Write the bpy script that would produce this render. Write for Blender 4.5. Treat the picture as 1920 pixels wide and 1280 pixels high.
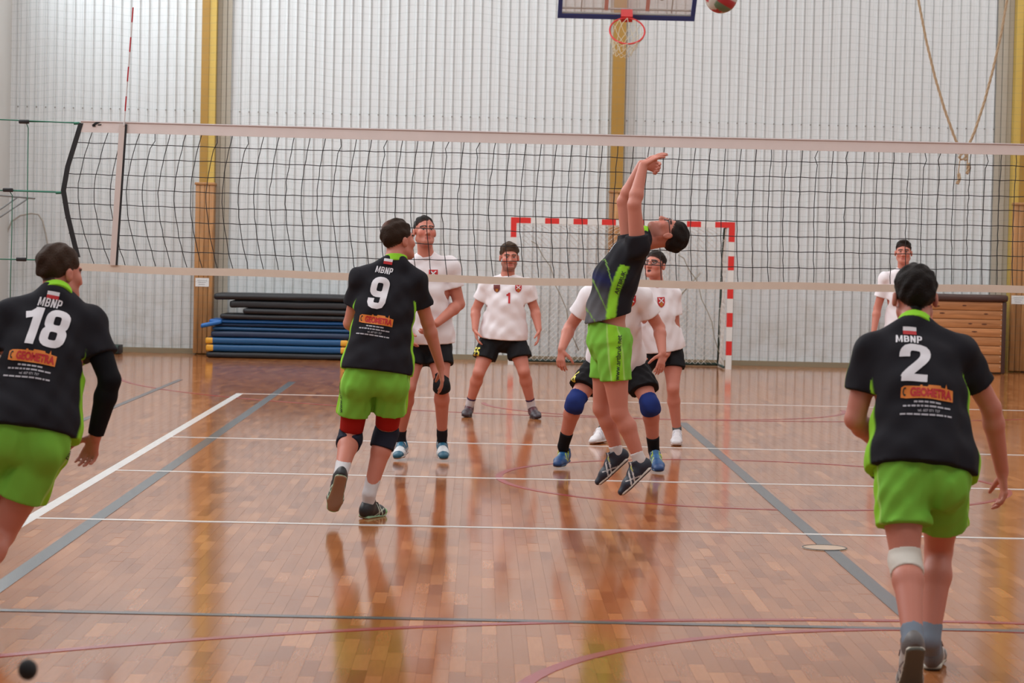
import bpy, bmesh, math, random
import numpy as np
from mathutils import Vector, Matrix
from mathutils.bvhtree import BVHTree

for o in list(bpy.data.objects):
    bpy.data.objects.remove(o)
scene = bpy.context.scene
COL = scene.collection
RNG = np.random.default_rng(7)
random.seed(7)

# ------------------------------------------------------------------ camera
F_PX, W_PX, H_PX = 4471.05, 1920.0, 1280.0
CAM = np.array([-1.9009, -16.806, 1.6109])
YAW, PITCH, ROLL = 0.01383, -0.03809, 0.02248
_f = np.array([math.sin(YAW)*math.cos(PITCH), math.cos(YAW)*math.cos(PITCH), math.sin(PITCH)])
_r = np.array([math.cos(YAW), -math.sin(YAW), 0.0])
_u = np.cross(_r, _f)
CR = math.cos(ROLL)*_r + math.sin(ROLL)*_u
CU = -math.sin(ROLL)*_r + math.cos(ROLL)*_u
CF = _f
cam_d = bpy.data.cameras.new('camera')
cam_d.sensor_width = 36.0
cam_d.lens = F_PX*36.0/W_PX
cam_d.clip_end = 200
cam_d.dof.use_dof = True
cam_d.dof.focus_distance = 16.0
cam_d.dof.aperture_fstop = 6.5
cam = bpy.data.objects.new('camera', cam_d)
COL.objects.link(cam)
cam.matrix_world = Matrix(((CR[0], CU[0], -CF[0], CAM[0]), (CR[1], CU[1], -CF[1], CAM[1]),
                           (CR[2], CU[2], -CF[2], CAM[2]), (0, 0, 0, 1)))
scene.camera = cam


def ray(x, y):
    return CR*((x-W_PX/2)/F_PX) + CU*((H_PX/2-y)/F_PX) + CF


def at(x, y, Y):            # a measured point at the distance Y along the hall
    d = ray(x, y)
    return CAM + d*((Y-CAM[1])/d[1])


def fl(x, y, Z=0.0):        # a measured point at the height Z
    d = ray(x, y)
    return CAM + d*((Z-CAM[2])/d[2])


# ------------------------------------------------------------------ light
scene.view_settings.view_transform = 'Standard'
scene.view_settings.look = 'None'
scene.view_settings.gamma = 1.0
scene.view_settings.use_curve_mapping = False
scene.view_settings.exposure = -0.50
wd = bpy.data.worlds.new('hall_light')
scene.world = wd
wd.use_nodes = True
wd.node_tree.nodes['Background'].inputs[0].default_value = (0.90, 0.95, 1.0, 1)
wd.node_tree.nodes['Background'].inputs[1].default_value = 0.55
for ix, lx in enumerate((-6.0, 0.0, 6.0)):  # assumed overhead hall lamps out of view, added as area lights without fixtures
    for iy, ly in enumerate((-13.0, -7.0, -1.0, 5.0, 11.0, 15.0)):
        ld = bpy.data.lights.new('assumed_ceiling_lamp', 'AREA')
        ld.shape = 'RECTANGLE'
        ld.size, ld.size_y = 3.2, 2.2
        ld.energy = 150
        ld.color = (0.97, 0.99, 1.0)
        lo = bpy.data.objects.new('assumed_ceiling_lamp', ld)
        lo.location = (lx, ly, 8.3)
        COL.objects.link(lo)

ASSUMED_WINDOWS = [(-7.0, -2.5), (-2.0, 2.5), (3.0, 7.5), (8.0, 12.5), (13.0, 17.3)]     # daylight area lights at assumed, unseen high windows added on the left wall
for y0, y1 in ASSUMED_WINDOWS:
    ld = bpy.data.lights.new('assumed_window_light', 'AREA')
    ld.shape = 'RECTANGLE'
    ld.size, ld.size_y = 2.4, y1-y0-.1
    ld.energy = 330
    ld.color = (0.88, 0.95, 1.0)
    lo = bpy.data.objects.new('assumed_window_light', ld)
    lo.location = (-8.74, (y0+y1)/2, 6.6)
    lo.rotation_euler = (0, -math.pi/2, 0)
    COL.objects.link(lo)

# ------------------------------------------------------------------ materials
MATS = {}


def mat(name, col=(0.5, 0.5, 0.5), rough=0.6, metal=0.0, spec=0.5, attr=False, bump=0.0, bscale=200.0,
        var=0.0, vscale=6.0, alpha=None, objrand=0.0, trans=0.0):
    if name in MATS:
        return MATS[name]
    m = bpy.data.materials.new(name)
    m.use_nodes = True
    nt = m.node_tree
    b = nt.nodes['Principled BSDF']
    b.inputs['Roughness'].default_value = rough
    b.inputs['Metallic'].default_value = metal
    b.inputs['Specular IOR Level'].default_value = spec
    b.inputs['Base Color'].default_value = (*col, 1)
    src = None
    if attr:
        a = nt.nodes.new('ShaderNodeAttribute')
        a.attribute_name = 'Col'
        src = a.outputs['Color']
    tc = nt.nodes.new('ShaderNodeTexCoord')
    if var > 0:
        n = nt.nodes.new('ShaderNodeTexNoise')
        n.inputs['Scale'].default_value = vscale
        n.inputs['Detail'].default_value = 5
        nt.links.new(tc.outputs['Object'], n.inputs['Vector'])
        mr = nt.nodes.new('ShaderNodeMapRange')
        mr.inputs['To Min'].default_value = 1-var
        mr.inputs['To Max'].default_value = 1+var
        nt.links.new(n.outputs['Fac'], mr.inputs['Value'])
        mx = nt.nodes.new('ShaderNodeVectorMath')
        mx.operation = 'SCALE'
        if src is None:
            mx.inputs[0].default_value = col
        else:
            nt.links.new(src, mx.inputs[0])
        nt.links.new(mr.outputs['Result'], mx.inputs['Scale'])
        src = mx.outputs['Vector']
    if objrand > 0:
        oi = nt.nodes.new('ShaderNodeObjectInfo')
        mr = nt.nodes.new('ShaderNodeMapRange')
        mr.inputs['To Min'].default_value = 1-objrand
        mr.inputs['To Max'].default_value = 1+objrand
        nt.links.new(oi.outputs['Random'], mr.inputs['Value'])
        mx = nt.nodes.new('ShaderNodeVectorMath')
        mx.operation = 'SCALE'
        if src is None:
            mx.inputs[0].default_value = col
        else:
            nt.links.new(src, mx.inputs[0])
        nt.links.new(mr.outputs['Result'], mx.inputs['Scale'])
        src = mx.outputs['Vector']
    if src is not None:
        nt.links.new(src, b.inputs['Base Color'])
    if bump > 0:
        n = nt.nodes.new('ShaderNodeTexNoise')
        n.inputs['Scale'].default_value = bscale
        n.inputs['Detail'].default_value = 3
        nt.links.new(tc.outputs['Object'], n.inputs['Vector'])
        bp = nt.nodes.new('ShaderNodeBump')
        bp.inputs['Strength'].default_value = bump
        bp.inputs['Distance'].default_value = 0.01
        nt.links.new(n.outputs['Fac'], bp.inputs['Height'])
        nt.links.new(bp.outputs['Normal'], b.inputs['Normal'])
    if alpha is not None:
        b.inputs['Alpha'].default_value = alpha
    if trans > 0:
        b.inputs['Transmission Weight'].default_value = trans
    MATS[name] = m
    return m


# ------------------------------------------------------------------ mesh helpers
def link(name, me, m=None, parent=None):
    o = bpy.data.objects.new(name, me)
    COL.objects.link(o)
    if m is not None and me is not None:
        if isinstance(m, (list, tuple)):
            for q in m:
                me.materials.append(q)
        else:
            me.materials.append(m)
    if parent is not None:
        o.parent = parent
        if parent.parent is None:
            o.matrix_parent_inverse = Matrix.Translation(-Vector(parent.location))
    return o


def tag(o, label=None, cat=None, group=None, kind=None):
    if label:
        o['label'] = label
    if cat:
        o['category'] = cat
    if group:
        o['group'] = group
    if kind:
        o['kind'] = kind
    return o


def empty(name, label, cat, loc=(0, 0, 0), group=None):
    o = bpy.data.objects.new(name, None)
    COL.objects.link(o)
    o.location = tuple(loc)
    tag(o, label, cat, group)
    return o


def raw(name, V, Fc, cols=None, smooth=True, mi=None):
    V = np.asarray(V, np.float32)
    me = bpy.data.meshes.new(name)
    if isinstance(Fc, np.ndarray):
        n, k = Fc.shape
        me.vertices.add(len(V))
        me.vertices.foreach_set('co', V.ravel())
        me.loops.add(n*k)
        me.loops.foreach_set('vertex_index', Fc.astype(np.int32).ravel())
        me.polygons.add(n)
        me.polygons.foreach_set('loop_start', np.arange(0, n*k, k, dtype=np.int32))
        me.update(calc_edges=True)
    else:
        me.from_pydata([tuple(v) for v in V], [], Fc)
    if mi is not None:
        me.polygons.foreach_set('material_index', np.asarray(mi, np.int32))
    me.polygons.foreach_set('use_smooth', np.full(len(me.polygons), smooth, bool))
    if cols is not None:
        a = me.color_attributes.new('Col', 'FLOAT_COLOR', 'POINT')
        c = np.ones((len(V), 4), np.float32)
        c[:, :3] = cols
        a.data.foreach_set('color', c.ravel())
    me.validate()
    return me


class MB:
    """collects boxes and tubes for one mesh"""
    def __init__(s):
        s.V, s.F, s.M = [], [], []

    def add(s, V, Fc, m=0):
        n = len(s.V)
        s.V += [tuple(v) for v in V]
        s.F += [tuple(i+n for i in f) for f in Fc]
        s.M += [m]*len(Fc)

    def box(s, lo, hi, m=0):
        x0, y0, z0 = lo
        x1, y1, z1 = hi
        s.add([(x0, y0, z0), (x1, y0, z0), (x1, y1, z0), (x0, y1, z0), (x0, y0, z1), (x1, y0, z1), (x1, y1, z1), (x0, y1, z1)],
              [(0, 3, 2, 1), (4, 5, 6, 7), (0, 1, 5, 4), (1, 2, 6, 5), (2, 3, 7, 6), (3, 0, 4, 7)], m)

    def tube(s, pts, r, n=6, m=0, caps=True, closed=False):
        P = np.asarray(pts, float)
        k = len(P)
        rr = np.full(k, r, float) if np.isscalar(r) else np.asarray(r, float)
        if closed:
            T = np.roll(P, -1, 0)-np.roll(P, 1, 0)
        else:
            T = np.gradient(P, axis=0)
        T /= np.linalg.norm(T, axis=1)[:, None]+1e-9
        ref = np.array([0.0, 0, 1]) if abs(T[0][2]) < .9 else np.array([1.0, 0, 0])
        V = []
        nn = np.cross(T[0], ref)
        for i in range(k):
            nn = nn-T[i]*np.dot(nn, T[i])
            nn /= np.linalg.norm(nn)
            bb = np.cross(T[i], nn)
            for j in range(n):
                a = 2*math.pi*j/n
                V.append(P[i]+rr[i]*(math.cos(a)*nn+math.sin(a)*bb))
        Fc = []
        for i in range(k if closed else k-1):
            i2 = (i+1) % k
            for j in range(n):
                Fc.append((i*n+j, i*n+(j+1) % n, i2*n+(j+1) % n, i2*n+j))
        if caps and not closed:
            Fc.append(tuple(range(n-1, -1, -1)))
            Fc.append(tuple((k-1)*n+j for j in range(n)))
        s.add(V, Fc, m)

    def build(s, name, m, parent=None, smooth=False, origin=None):
        V = np.asarray(s.V, float)
        me = raw(name, V, s.F, smooth=smooth, mi=s.M)
        return link(name, me, m, parent)


def rbox(name, lo, hi, bev, m, parent=None, seg=3, noise=0.0, sag=0.0, cuts=0, tilt=0.0):
    """rounded box, optionally soft"""
    bm = bmesh.new()
    bmesh.ops.create_cube(bm, size=1)
    lo, hi = np.array(lo, float), np.array(hi, float)
    for v in bm.verts:
        v.co = Vector((lo+hi)/2)+Vector([v.co[i]*(hi-lo)[i] for i in range(3)])
    if cuts:
        e = [e for e in bm.edges if abs((e.verts[0].co-e.verts[1].co).x) > .5*(hi-lo)[0]]
        bmesh.ops.subdivide_edges(bm, edges=e, cuts=cuts, use_grid_fill=True)
    e = [e for e in bm.edges if len(e.link_faces) == 2 and e.calc_face_angle(0) > .5]
    bmesh.ops.bevel(bm, geom=e, offset=bev, segments=seg, affect='EDGES', profile=.5)
    c, L = (lo+hi)/2, hi-lo
    ph = random.random()*6
    for v in bm.verts:
        t = (v.co.x-c[0])/L[0]
        v.co.z += sag*(1-4*t*t) + tilt*t + noise*(math.sin(v.co.x*5+ph)+.6*math.sin(v.co.x*11+2*ph+v.co.y*4))
        v.co.y += noise*math.sin(v.co.x*7+ph*3)*.6
    bmesh.ops.recalc_face_normals(bm, faces=bm.faces)
    me = bpy.data.meshes.new(name)
    bm.to_mesh(me)
    bm.free()
    me.polygons.foreach_set('use_smooth', np.ones(len(me.polygons), bool))
    return link(name, me, m, parent)


def tri_poly(polys, maxlen):
    """2D polygons -> fine triangles, as a list of (u, v) and faces"""
    bm = bmesh.new()
    for P in polys:
        vs = [bm.verts.new((p[0], p[1], 0)) for p in P]
        bm.faces.new(vs)
    return refine(bm, maxlen)


def refine(bm, maxlen):
    bmesh.ops.remove_doubles(bm, verts=bm.verts, dist=1e-6)
    bmesh.ops.triangulate(bm, faces=bm.faces)
    for _ in range(6):
        e = [e for e in bm.edges if e.calc_length() > maxlen]
        if not e:
            break
        bmesh.ops.subdivide_edges(bm, edges=e, cuts=1)
        bmesh.ops.triangulate(bm, faces=bm.faces)
    bm.verts.index_update()
    V = np.array([v.co[:2] for v in bm.verts])
    Fc = [tuple(v.index for v in f.verts) for f in bm.faces]
    bm.free()
    return V, Fc


def text_poly(txt, height, wscale=1.0, bold=0.0, shear=0.0, maxlen=0.02, spacing=1.0):
    cu = bpy.data.curves.new('lettering', 'FONT')
    cu.body = txt
    cu.size = 1.0
    cu.align_x = 'CENTER'
    cu.offset = bold
    cu.shear = shear
    cu.space_character = spacing
    cu.resolution_u = 4
    ob = bpy.data.objects.new('lettering', cu)
    COL.objects.link(ob)
    dg = bpy.context.evaluated_depsgraph_get()
    me = bpy.data.meshes.new_from_object(ob.evaluated_get(dg))
    bpy.data.objects.remove(ob)
    bm = bmesh.new()
    bm.from_mesh(me)
    bpy.data.meshes.remove(me)
    bpy.data.curves.remove(cu)
    co = np.array([v.co[:] for v in bm.verts])
    lo, hi = co.min(0), co.max(0)
    s = height/(hi[1]-lo[1])
    for v in bm.verts:
        v.co = Vector(((v.co.x-(lo[0]+hi[0])/2)*s*wscale, (v.co.y-(lo[1]+hi[1])/2)*s, 0))
    return refine(bm, maxlen)


def decal(name, UV, c, ax, ay, nrm, target, m, parent, lift=0.004, rot=0.0):
    """print a flat shape on a garment: every vertex is dropped on the cloth"""
    V2, Fc = UV
    ca, sa = math.cos(rot), math.sin(rot)
    V2 = np.stack([V2[:, 0]*ca-V2[:, 1]*sa, V2[:, 0]*sa+V2[:, 1]*ca], 1)
    c, ax, ay, nrm = [np.asarray(q, float) for q in (c, ax, ay, nrm)]
    out, ok = [], []
    for u, v in V2:
        o = c+ax*u+ay*v+nrm*.35
        h = target.ray_cast(Vector(o), Vector(-nrm), 0.8)
        if h[0] is None:
            out.append(tuple(c+ax*u+ay*v))
            ok.append(False)
        else:
            out.append(tuple(np.array(h[0])+nrm*lift))
            ok.append(True)
    Fc = [f for f in Fc if all(ok[i] for i in f)]
    if not Fc:
        return None
    me = raw(name, out, Fc, smooth=True)
    return link(name, me, m, parent)


# ================================================================== the hall
WALL_Y = 18.16
X_L, X_R = -8.8, 9.2


def parquet_mat(name, per_object):
    m = bpy.data.materials.new(name)
    m.use_nodes = True
    nt = m.node_tree
    b = nt.nodes['Principled BSDF']
    if per_object:
        src = nt.nodes.new('ShaderNodeObjectInfo').outputs['Random']
    else:
        a = nt.nodes.new('ShaderNodeAttribute')
        a.attribute_name = 'Col'
        src = a.outputs['Fac']
    rp = nt.nodes.new('ShaderNodeValToRGB')
    e = rp.color_ramp.elements
    e[0].position, e[0].color = 0.0, (0.26, 0.083, 0.025, 1)
    e[1].position, e[1].color = 1.0, (0.48, 0.192, 0.070, 1)
    for p, c in ((.2, (.325, .115, .039, 1)), (.8, (.385, .142, .049, 1))):
        q = e.new(p)
        q.color = c
    nt.links.new(src, rp.inputs[0])
    tc = nt.nodes.new('ShaderNodeTexCoord')
    mp = nt.nodes.new('ShaderNodeMapping')
    mp.inputs['Scale'].default_value = (90, 6, 1)
    nt.links.new(tc.outputs['Object'], mp.inputs['Vector'])
    n = nt.nodes.new('ShaderNodeTexNoise')
    n.inputs['Scale'].default_value = 1.0
    n.inputs['Detail'].default_value = 4
    nt.links.new(mp.outputs['Vector'], n.inputs['Vector'])
    mr = nt.nodes.new('ShaderNodeMapRange')
    mr.inputs['To Min'].default_value = .86
    mr.inputs['To Max'].default_value = 1.14
    nt.links.new(n.outputs['Fac'], mr.inputs['Value'])
    mx = nt.nodes.new('ShaderNodeVectorMath')
    mx.operation = 'SCALE'
    nt.links.new(rp.outputs['Color'], mx.inputs[0])
    nt.links.new(mr.outputs['Result'], mx.inputs['Scale'])
    nt.links.new(mx.outputs['Vector'], b.inputs['Base Color'])
    b.inputs['Roughness'].default_value = 0.11
    b.inputs['Specular IOR Level'].default_value = 0.21
    return m


M_PLANK_O = parquet_mat('lacquered_parquet_block', True)
M_PLANK = parquet_mat('lacquered_parquet', False)
M_SLAB = mat('parquet_underlay', (.34, .122, .042), rough=.16, var=.2, vscale=9)

sl = MB()
sl.box((X_L, -20, -0.2), (X_R, WALL_Y+.05, -0.010))
sl.box((X_L, -20, -0.010), (X_R, -9.3, 0.0))
floor = sl.build('floor', M_SLAB)
tag(floor, 'glossy wooden parquet sports floor with painted court lines', kind='structure')

PW, PL = .0625, .345
nx, ny = int(round((X_R-X_L)/PW)), int((WALL_Y+9.3)/PL)+2
pc = []
for i in range(nx):
    off = RNG.random()*PL
    for j in range(ny):
        y0 = -9.3-off+j*PL
        y1 = min(y0+PL, WALL_Y+.04)
        y0 = max(y0, -9.3)
        if y1-y0 > .03:
            pc.append((X_L+i*PW+PW/2, (y0+y1)/2, PW, y1-y0))
pc = np.array(pc)
d = np.stack([pc[:, 0], pc[:, 1], np.zeros(len(pc))], 1)-CAM
zz = d@CF
px = W_PX/2+F_PX*(d@CR)/zz
py = H_PX/2-F_PX*(d@CU)/zz
vis = (px > 5) & (px < 1915) & (py < 1276) & (py > 0) & (pc[:, 3] > PL*.98)
order = np.argsort(np.where(vis, zz, 1e9))
near = order[:300]
rest = np.setdiff1d(np.arange(len(pc)), near)
TILT = 0.0016
me = raw('plank', [(-PW/2+.0003, -PL/2+.0004, -.009), (PW/2-.0003, -PL/2+.0004, -.009), (PW/2-.0003, PL/2-.0004, -.009), (-PW/2+.0003, PL/2-.0004, -.009),
                   (-PW/2+.0003, -PL/2+.0004, 0), (PW/2-.0003, -PL/2+.0004, 0), (PW/2-.0003, PL/2-.0004, 0), (-PW/2+.0003, PL/2-.0004, 0)],
         [(0, 3, 2, 1), (4, 5, 6, 7), (0, 1, 5, 4), (1, 2, 6, 5), (2, 3, 7, 6), (3, 0, 4, 7)], smooth=False)
me.materials.append(M_PLANK_O)
for k in near:
    o = bpy.data.objects.new('plank', me)
    o.location = (pc[k, 0], pc[k, 1], -.0006)
    o.rotation_euler = (RNG.normal()*TILT*.5, RNG.normal()*TILT, 0)
    o.parent = floor
    COL.objects.link(o)
R_ = pc[rest]
n = len(R_)
hx, hy = R_[:, 2]/2-.0003, R_[:, 3]/2-.0004
ta, tb = RNG.normal(size=n)*TILT*.5, RNG.normal(size=n)*TILT
sx, sy = np.array([-1, 1, 1, -1]), np.array([-1, -1, 1, 1])
V = np.zeros((n, 8, 3))
for q in range(4):
    dx, dy = sx[q]*hx, sy[q]*hy
    V[:, q] = np.stack([R_[:, 0]+dx, R_[:, 1]+dy, np.full(n, -.009)], 1)
    V[:, q+4] = np.stack([R_[:, 0]+dx, R_[:, 1]+dy, -.0006+ta*dy+tb*dx], 1)
Fq = np.array([(4, 5, 6, 7), (0, 1, 5, 4), (1, 2, 6, 5), (2, 3, 7, 6), (3, 0, 4, 7)])
FF = (np.arange(n)[:, None, None]*8+Fq[None]).reshape(-1, 4)
rv = np.repeat(RNG.random(n), 8)
o = link('parquet', raw('parquet', V.reshape(-1, 3), FF, cols=np.stack([rv]*3, 1), smooth=False), M_PLANK, floor)
o['kind'] = 'stuff'

M_LWHITE = mat('white_court_paint', (.72, .70, .68), rough=.2, var=.08, vscale=5)
M_LGREY = mat('slate_grey_court_paint', (.055, .066, .076), rough=.22, var=.12, vscale=5)
M_LRED = mat('red_court_paint', (.30, .018, .03), rough=.22, var=.15, vscale=5)


def painted(pts, w, m, z=.0016, closed=False):
    P = np.asarray(pts, float)
    T = np.gradient(P, axis=0)
    T /= np.linalg.norm(T, axis=1)[:, None]
    N = np.stack([-T[:, 1], T[:, 0]], 1)
    A, B = P+N*w/2, P-N*w/2
    k = len(P)
    V = [(*a, z) for a in A]+[(*b, z) for b in B]+[(*a, -.002) for a in A]+[(*b, -.002) for b in B]
    Fc = []
    for i in range(k-1):
        Fc += [(i, i+k, i+k+1, i+1)]
        Fc += [(i, i+1, i+1+2*k, i+2*k), (i+k, i+3*k, i+3*k+1, i+k+1)]
    me_ = raw('painted_line', V, Fc, smooth=False)
    return link('painted_line', me_, m, floor)


def seg(a, b, w, m, z=.0016):
    return painted([a, ((a[0]+b[0])/2, (a[1]+b[1])/2), b], w, m, z)


def arc(cx, cy, r, a0, a1, w, m, z=.0014):
    t = np.radians(np.linspace(a0, a1, 72))
    return painted(np.stack([cx+r*np.cos(t), cy+r*np.sin(t)], 1), w, m, z)


seg((-4.475, -9), (-4.475, 9), .075, M_LWHITE, .0020)
for yy in (-3, 0, 3):
    seg((-4.44, yy), (4.5, yy), .055, M_LWHITE, .0022)
seg((-4.44, 8.97), (4.5, 8.97), .05, M_LWHITE, .0022)
seg((-4.10, -9.2), (-4.10, 11.4), .085, M_LGREY, .0018)
seg((.065, -6.46), (.065, 6.0), .085, M_LGREY, .0018)
seg((-5.46, 3.0), (-5.42, 11.4), .06, M_LGREY, .0018)
seg((-5.8, -6.47), (4.5, -6.47), .06, M_LGREY, .0018)
seg((5.3, 5.0), (5.3, 12.5), .05, M_LGREY, .0018)
arc(.06, .12, 1.80, 0, 360, .05, M_LRED)
arc(.25, -12.72, 6.48, 20, 165, .055, M_LRED)
arc(.22, -8.45, 1.98, 0, 360, .06, M_LRED)
arc(.06, 12.75, 6.35, 185, 355, .05, M_LRED)
arc(.06, 8.35, 1.9, 180, 360, .05, M_LRED)
t = np.linspace(0, 1, 4)
fp = fl(1546, 1027)
pl = MB()
a_ = np.linspace(0, 2*math.pi, 25)[:-1]
pl.add([(fp[0]+.115*math.cos(q), fp[1]+.115*math.sin(q), .0032) for q in a_] + [(fp[0]+.13*math.cos(q), fp[1]+.13*math.sin(q), .0) for q in a_],
       [tuple(range(24))]+[(i, i+24, (i+1) % 24+24, (i+1) % 24) for i in range(24)])
pl.tube([(fp[0]+.122*math.cos(q), fp[1]+.122*math.sin(q), .002) for q in a_], .004, 6, 1, closed=True)
o = pl.build('floor_socket_cover', [mat('worn_beige_plate', (.50, .36, .25), rough=.3), mat('dark_rim', (.1, .09, .08), rough=.4)])
tag(o, 'round beige socket cover let into the floor on the grey line', 'floor plate')

# ---- back wall: ribbed sheets, each a part
def wall_mat():
    m = bpy.data.materials.new('white_ribbed_sheet')
    m.use_nodes = True
    nt = m.node_tree
    b = nt.nodes['Principled BSDF']
    b.inputs['Roughness'].default_value = .45
    geo = nt.nodes.new('ShaderNodeNewGeometry')
    sp = nt.nodes.new('ShaderNodeSeparateXYZ')
    nt.links.new(geo.outputs['Position'], sp.inputs[0])
    n = nt.nodes.new('ShaderNodeTexNoise')
    n.inputs['Scale'].default_value = 2.6
    n.inputs['Detail'].default_value = 7
    n.inputs['Roughness'].default_value = .65
    nt.links.new(geo.outputs['Position'], n.inputs['Vector'])
    low = nt.nodes.new('ShaderNodeMapRange')       # ball marks and scuffs low on the sheets
    low.inputs['From Min'].default_value = 2.2
    low.inputs['From Max'].default_value = 0.2
    low.inputs['To Min'].default_value = 0.0
    low.inputs['To Max'].default_value = 1.0
    nt.links.new(sp.outputs['Z'], low.inputs['Value'])
    th = nt.nodes.new('ShaderNodeMapRange')
    th.inputs['From Min'].default_value = .46
    th.inputs['From Max'].default_value = .68
    nt.links.new(n.outputs['Fac'], th.inputs['Value'])
    mu = nt.nodes.new('ShaderNodeMath')
    mu.operation = 'MULTIPLY'
    nt.links.new(low.outputs[0], mu.inputs[0])
    nt.links.new(th.outputs[0], mu.inputs[1])
    mu2 = nt.nodes.new('ShaderNodeMath')
    mu2.operation = 'MULTIPLY'
    mu2.inputs[1].default_value = .55
    nt.links.new(mu.outputs[0], mu2.inputs[0])
    mx = nt.nodes.new('ShaderNodeMix')
    mx.data_type = 'RGBA'
    mx.inputs[6].default_value = (.66, .69, .70, 1)
    mx.inputs[7].default_value = (.47, .44, .38, 1)
    nt.links.new(mu2.outputs[0], mx.inputs[0])
    nt.links.new(mx.outputs[2], b.inputs['Base Color'])
    n2 = nt.nodes.new('ShaderNodeTexNoise')
    n2.inputs['Scale'].default_value = 7
    nt.links.new(geo.outputs['Position'], n2.inputs['Vector'])
    bp = nt.nodes.new('ShaderNodeBump')
    bp.inputs['Strength'].default_value = .35
    bp.inputs['Distance'].default_value = .02
    nt.links.new(n2.outputs['Fac'], bp.inputs['Height'])
    nt.links.new(bp.outputs['Normal'], b.inputs['Normal'])
    return m


M_WALL = wall_mat()
M_BASE = mat('tan_base_rail', (.27, .22, .14), rough=.5)
M_PLAIN = mat('pale_grey_plaster', (.60, .60, .58), rough=.7, var=.06, vscale=1.5)
wb = MB()
wb.box((X_L-.1, WALL_Y+.03, 0), (X_R, WALL_Y+.2, 8.7))
wall_back = wb.build('wall_back', mat('wall_core', (.40, .40, .38), rough=.7))
tag(wall_back, 'white ribbed metal wall behind the goal', kind='structure')

PITCH_R = .1345
SH_N = 8
prof = []
for i in range(SH_N):
    x0 = i*PITCH_R
    prof += [(x0, 0), (x0+.080, 0), (x0+.090, -.024), (x0+.108, -.026), (x0+.113, .010), (x0+.127, .010)]
prof.append((SH_N*PITCH_R, 0))
SH_W = SH_N*PITCH_R


def sheet_mesh(z0, z1):
    rows = np.linspace(z0, z1, 2)
    V = [(x, y-(0.006 if z0 < 1 and k == 1 else 0), z) for k, z in enumerate(rows) for x, y in prof]
    k = len(prof)
    Fc = [(i, i+1, i+1+k, i+k) for i in range(k-1)]
    m_ = raw('sheet', V, Fc, smooth=False)
    m_.materials.append(M_WALL)
    return m_


SEAM = at(300, 208, WALL_Y)[2]
s_lo, s_hi = sheet_mesh(.06, SEAM+.03), sheet_mesh(SEAM, 8.6)
for m_ in (s_lo, s_hi):
    for i in range(int((X_R-X_L)/SH_W)+1):
        o = bpy.data.objects.new('sheet', m_)
        o.location = (X_L+i*SH_W, WALL_Y-.002*(m_ is s_lo), 0)
        o.parent = wall_back
        COL.objects.link(o)
# screws along the seam
mb = MB()
for i in range(int((X_R-X_L)/PITCH_R)):
    x = X_L+i*PITCH_R+.11
    mb.tube([(x, WALL_Y-.045, SEAM+.015), (x, WALL_Y-.025, SEAM+.015)], .010, 6)
o = mb.build('screw_row', mat('dull_screw', (.22, .2, .18), rough=.5, metal=.5), wall_back)
o['kind'] = 'stuff'
bb = MB()
bb.box((X_L, WALL_Y-.045, 0), (X_R, WALL_Y+.02, .075))
tag(bb.build('baseboard_back', M_BASE), 'narrow tan base rail under the ribbed wall', kind='structure')

wl = MB()
wl.box((X_L-.2, -20, 0), (X_L, WALL_Y, 8.7))
tag(wl.build('wall_left', M_PLAIN), 'plain pale grey side wall at the left edge', kind='structure')
for k_, (y0, y1) in enumerate(ASSUMED_WINDOWS):  # frames added round the area lights of the assumed windows, no openings behind
    q = MB()
    for yy in np.linspace(y0, y1, 4):
        q.box((X_L, yy-.04, 5.3), (X_L+.09, yy+.04, 7.9))
    for z_ in (5.3, 6.6, 7.9):
        q.box((X_L, y0-.04, z_-.04), (X_L+.09, y1+.04, z_+.04))
    tag(q.build('assumed_window_%d' % (k_+1), mat('assumed_window_frame', (.7, .7, .7), rough=.5)), 'added frame of assumed unseen high windows on the left side wall', kind='structure')
wr = MB()
wr.box((X_R, -20, 0), (X_R+.2, WALL_Y+.2, 8.7))
tag(wr.build('wall_right', M_PLAIN), 'plain pale side wall beyond the right edge', kind='structure')
ce = MB()
ce.box((X_L-.2, -20, 8.7), (X_R+.2, WALL_Y+.2, 8.9))
tag(ce.build('ceiling', mat('white_ceiling', (.75, .75, .74), rough=.8)), 'white hall ceiling above the court', kind='structure')

# ---- columns with timber casing
M_OCHRE = mat('ochre_paint', (.36, .20, .032), rough=.5, var=.12, vscale=4)
M_YEL = mat('column_yellow', (.56, .39, .085), rough=.5, var=.06, vscale=4)  # brighter tone than the ochre, for the column side towards mid-hall
M_FLASH = mat('beige_flashing', (.40, .365, .30), rough=.6, var=.06, vscale=3)


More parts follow.
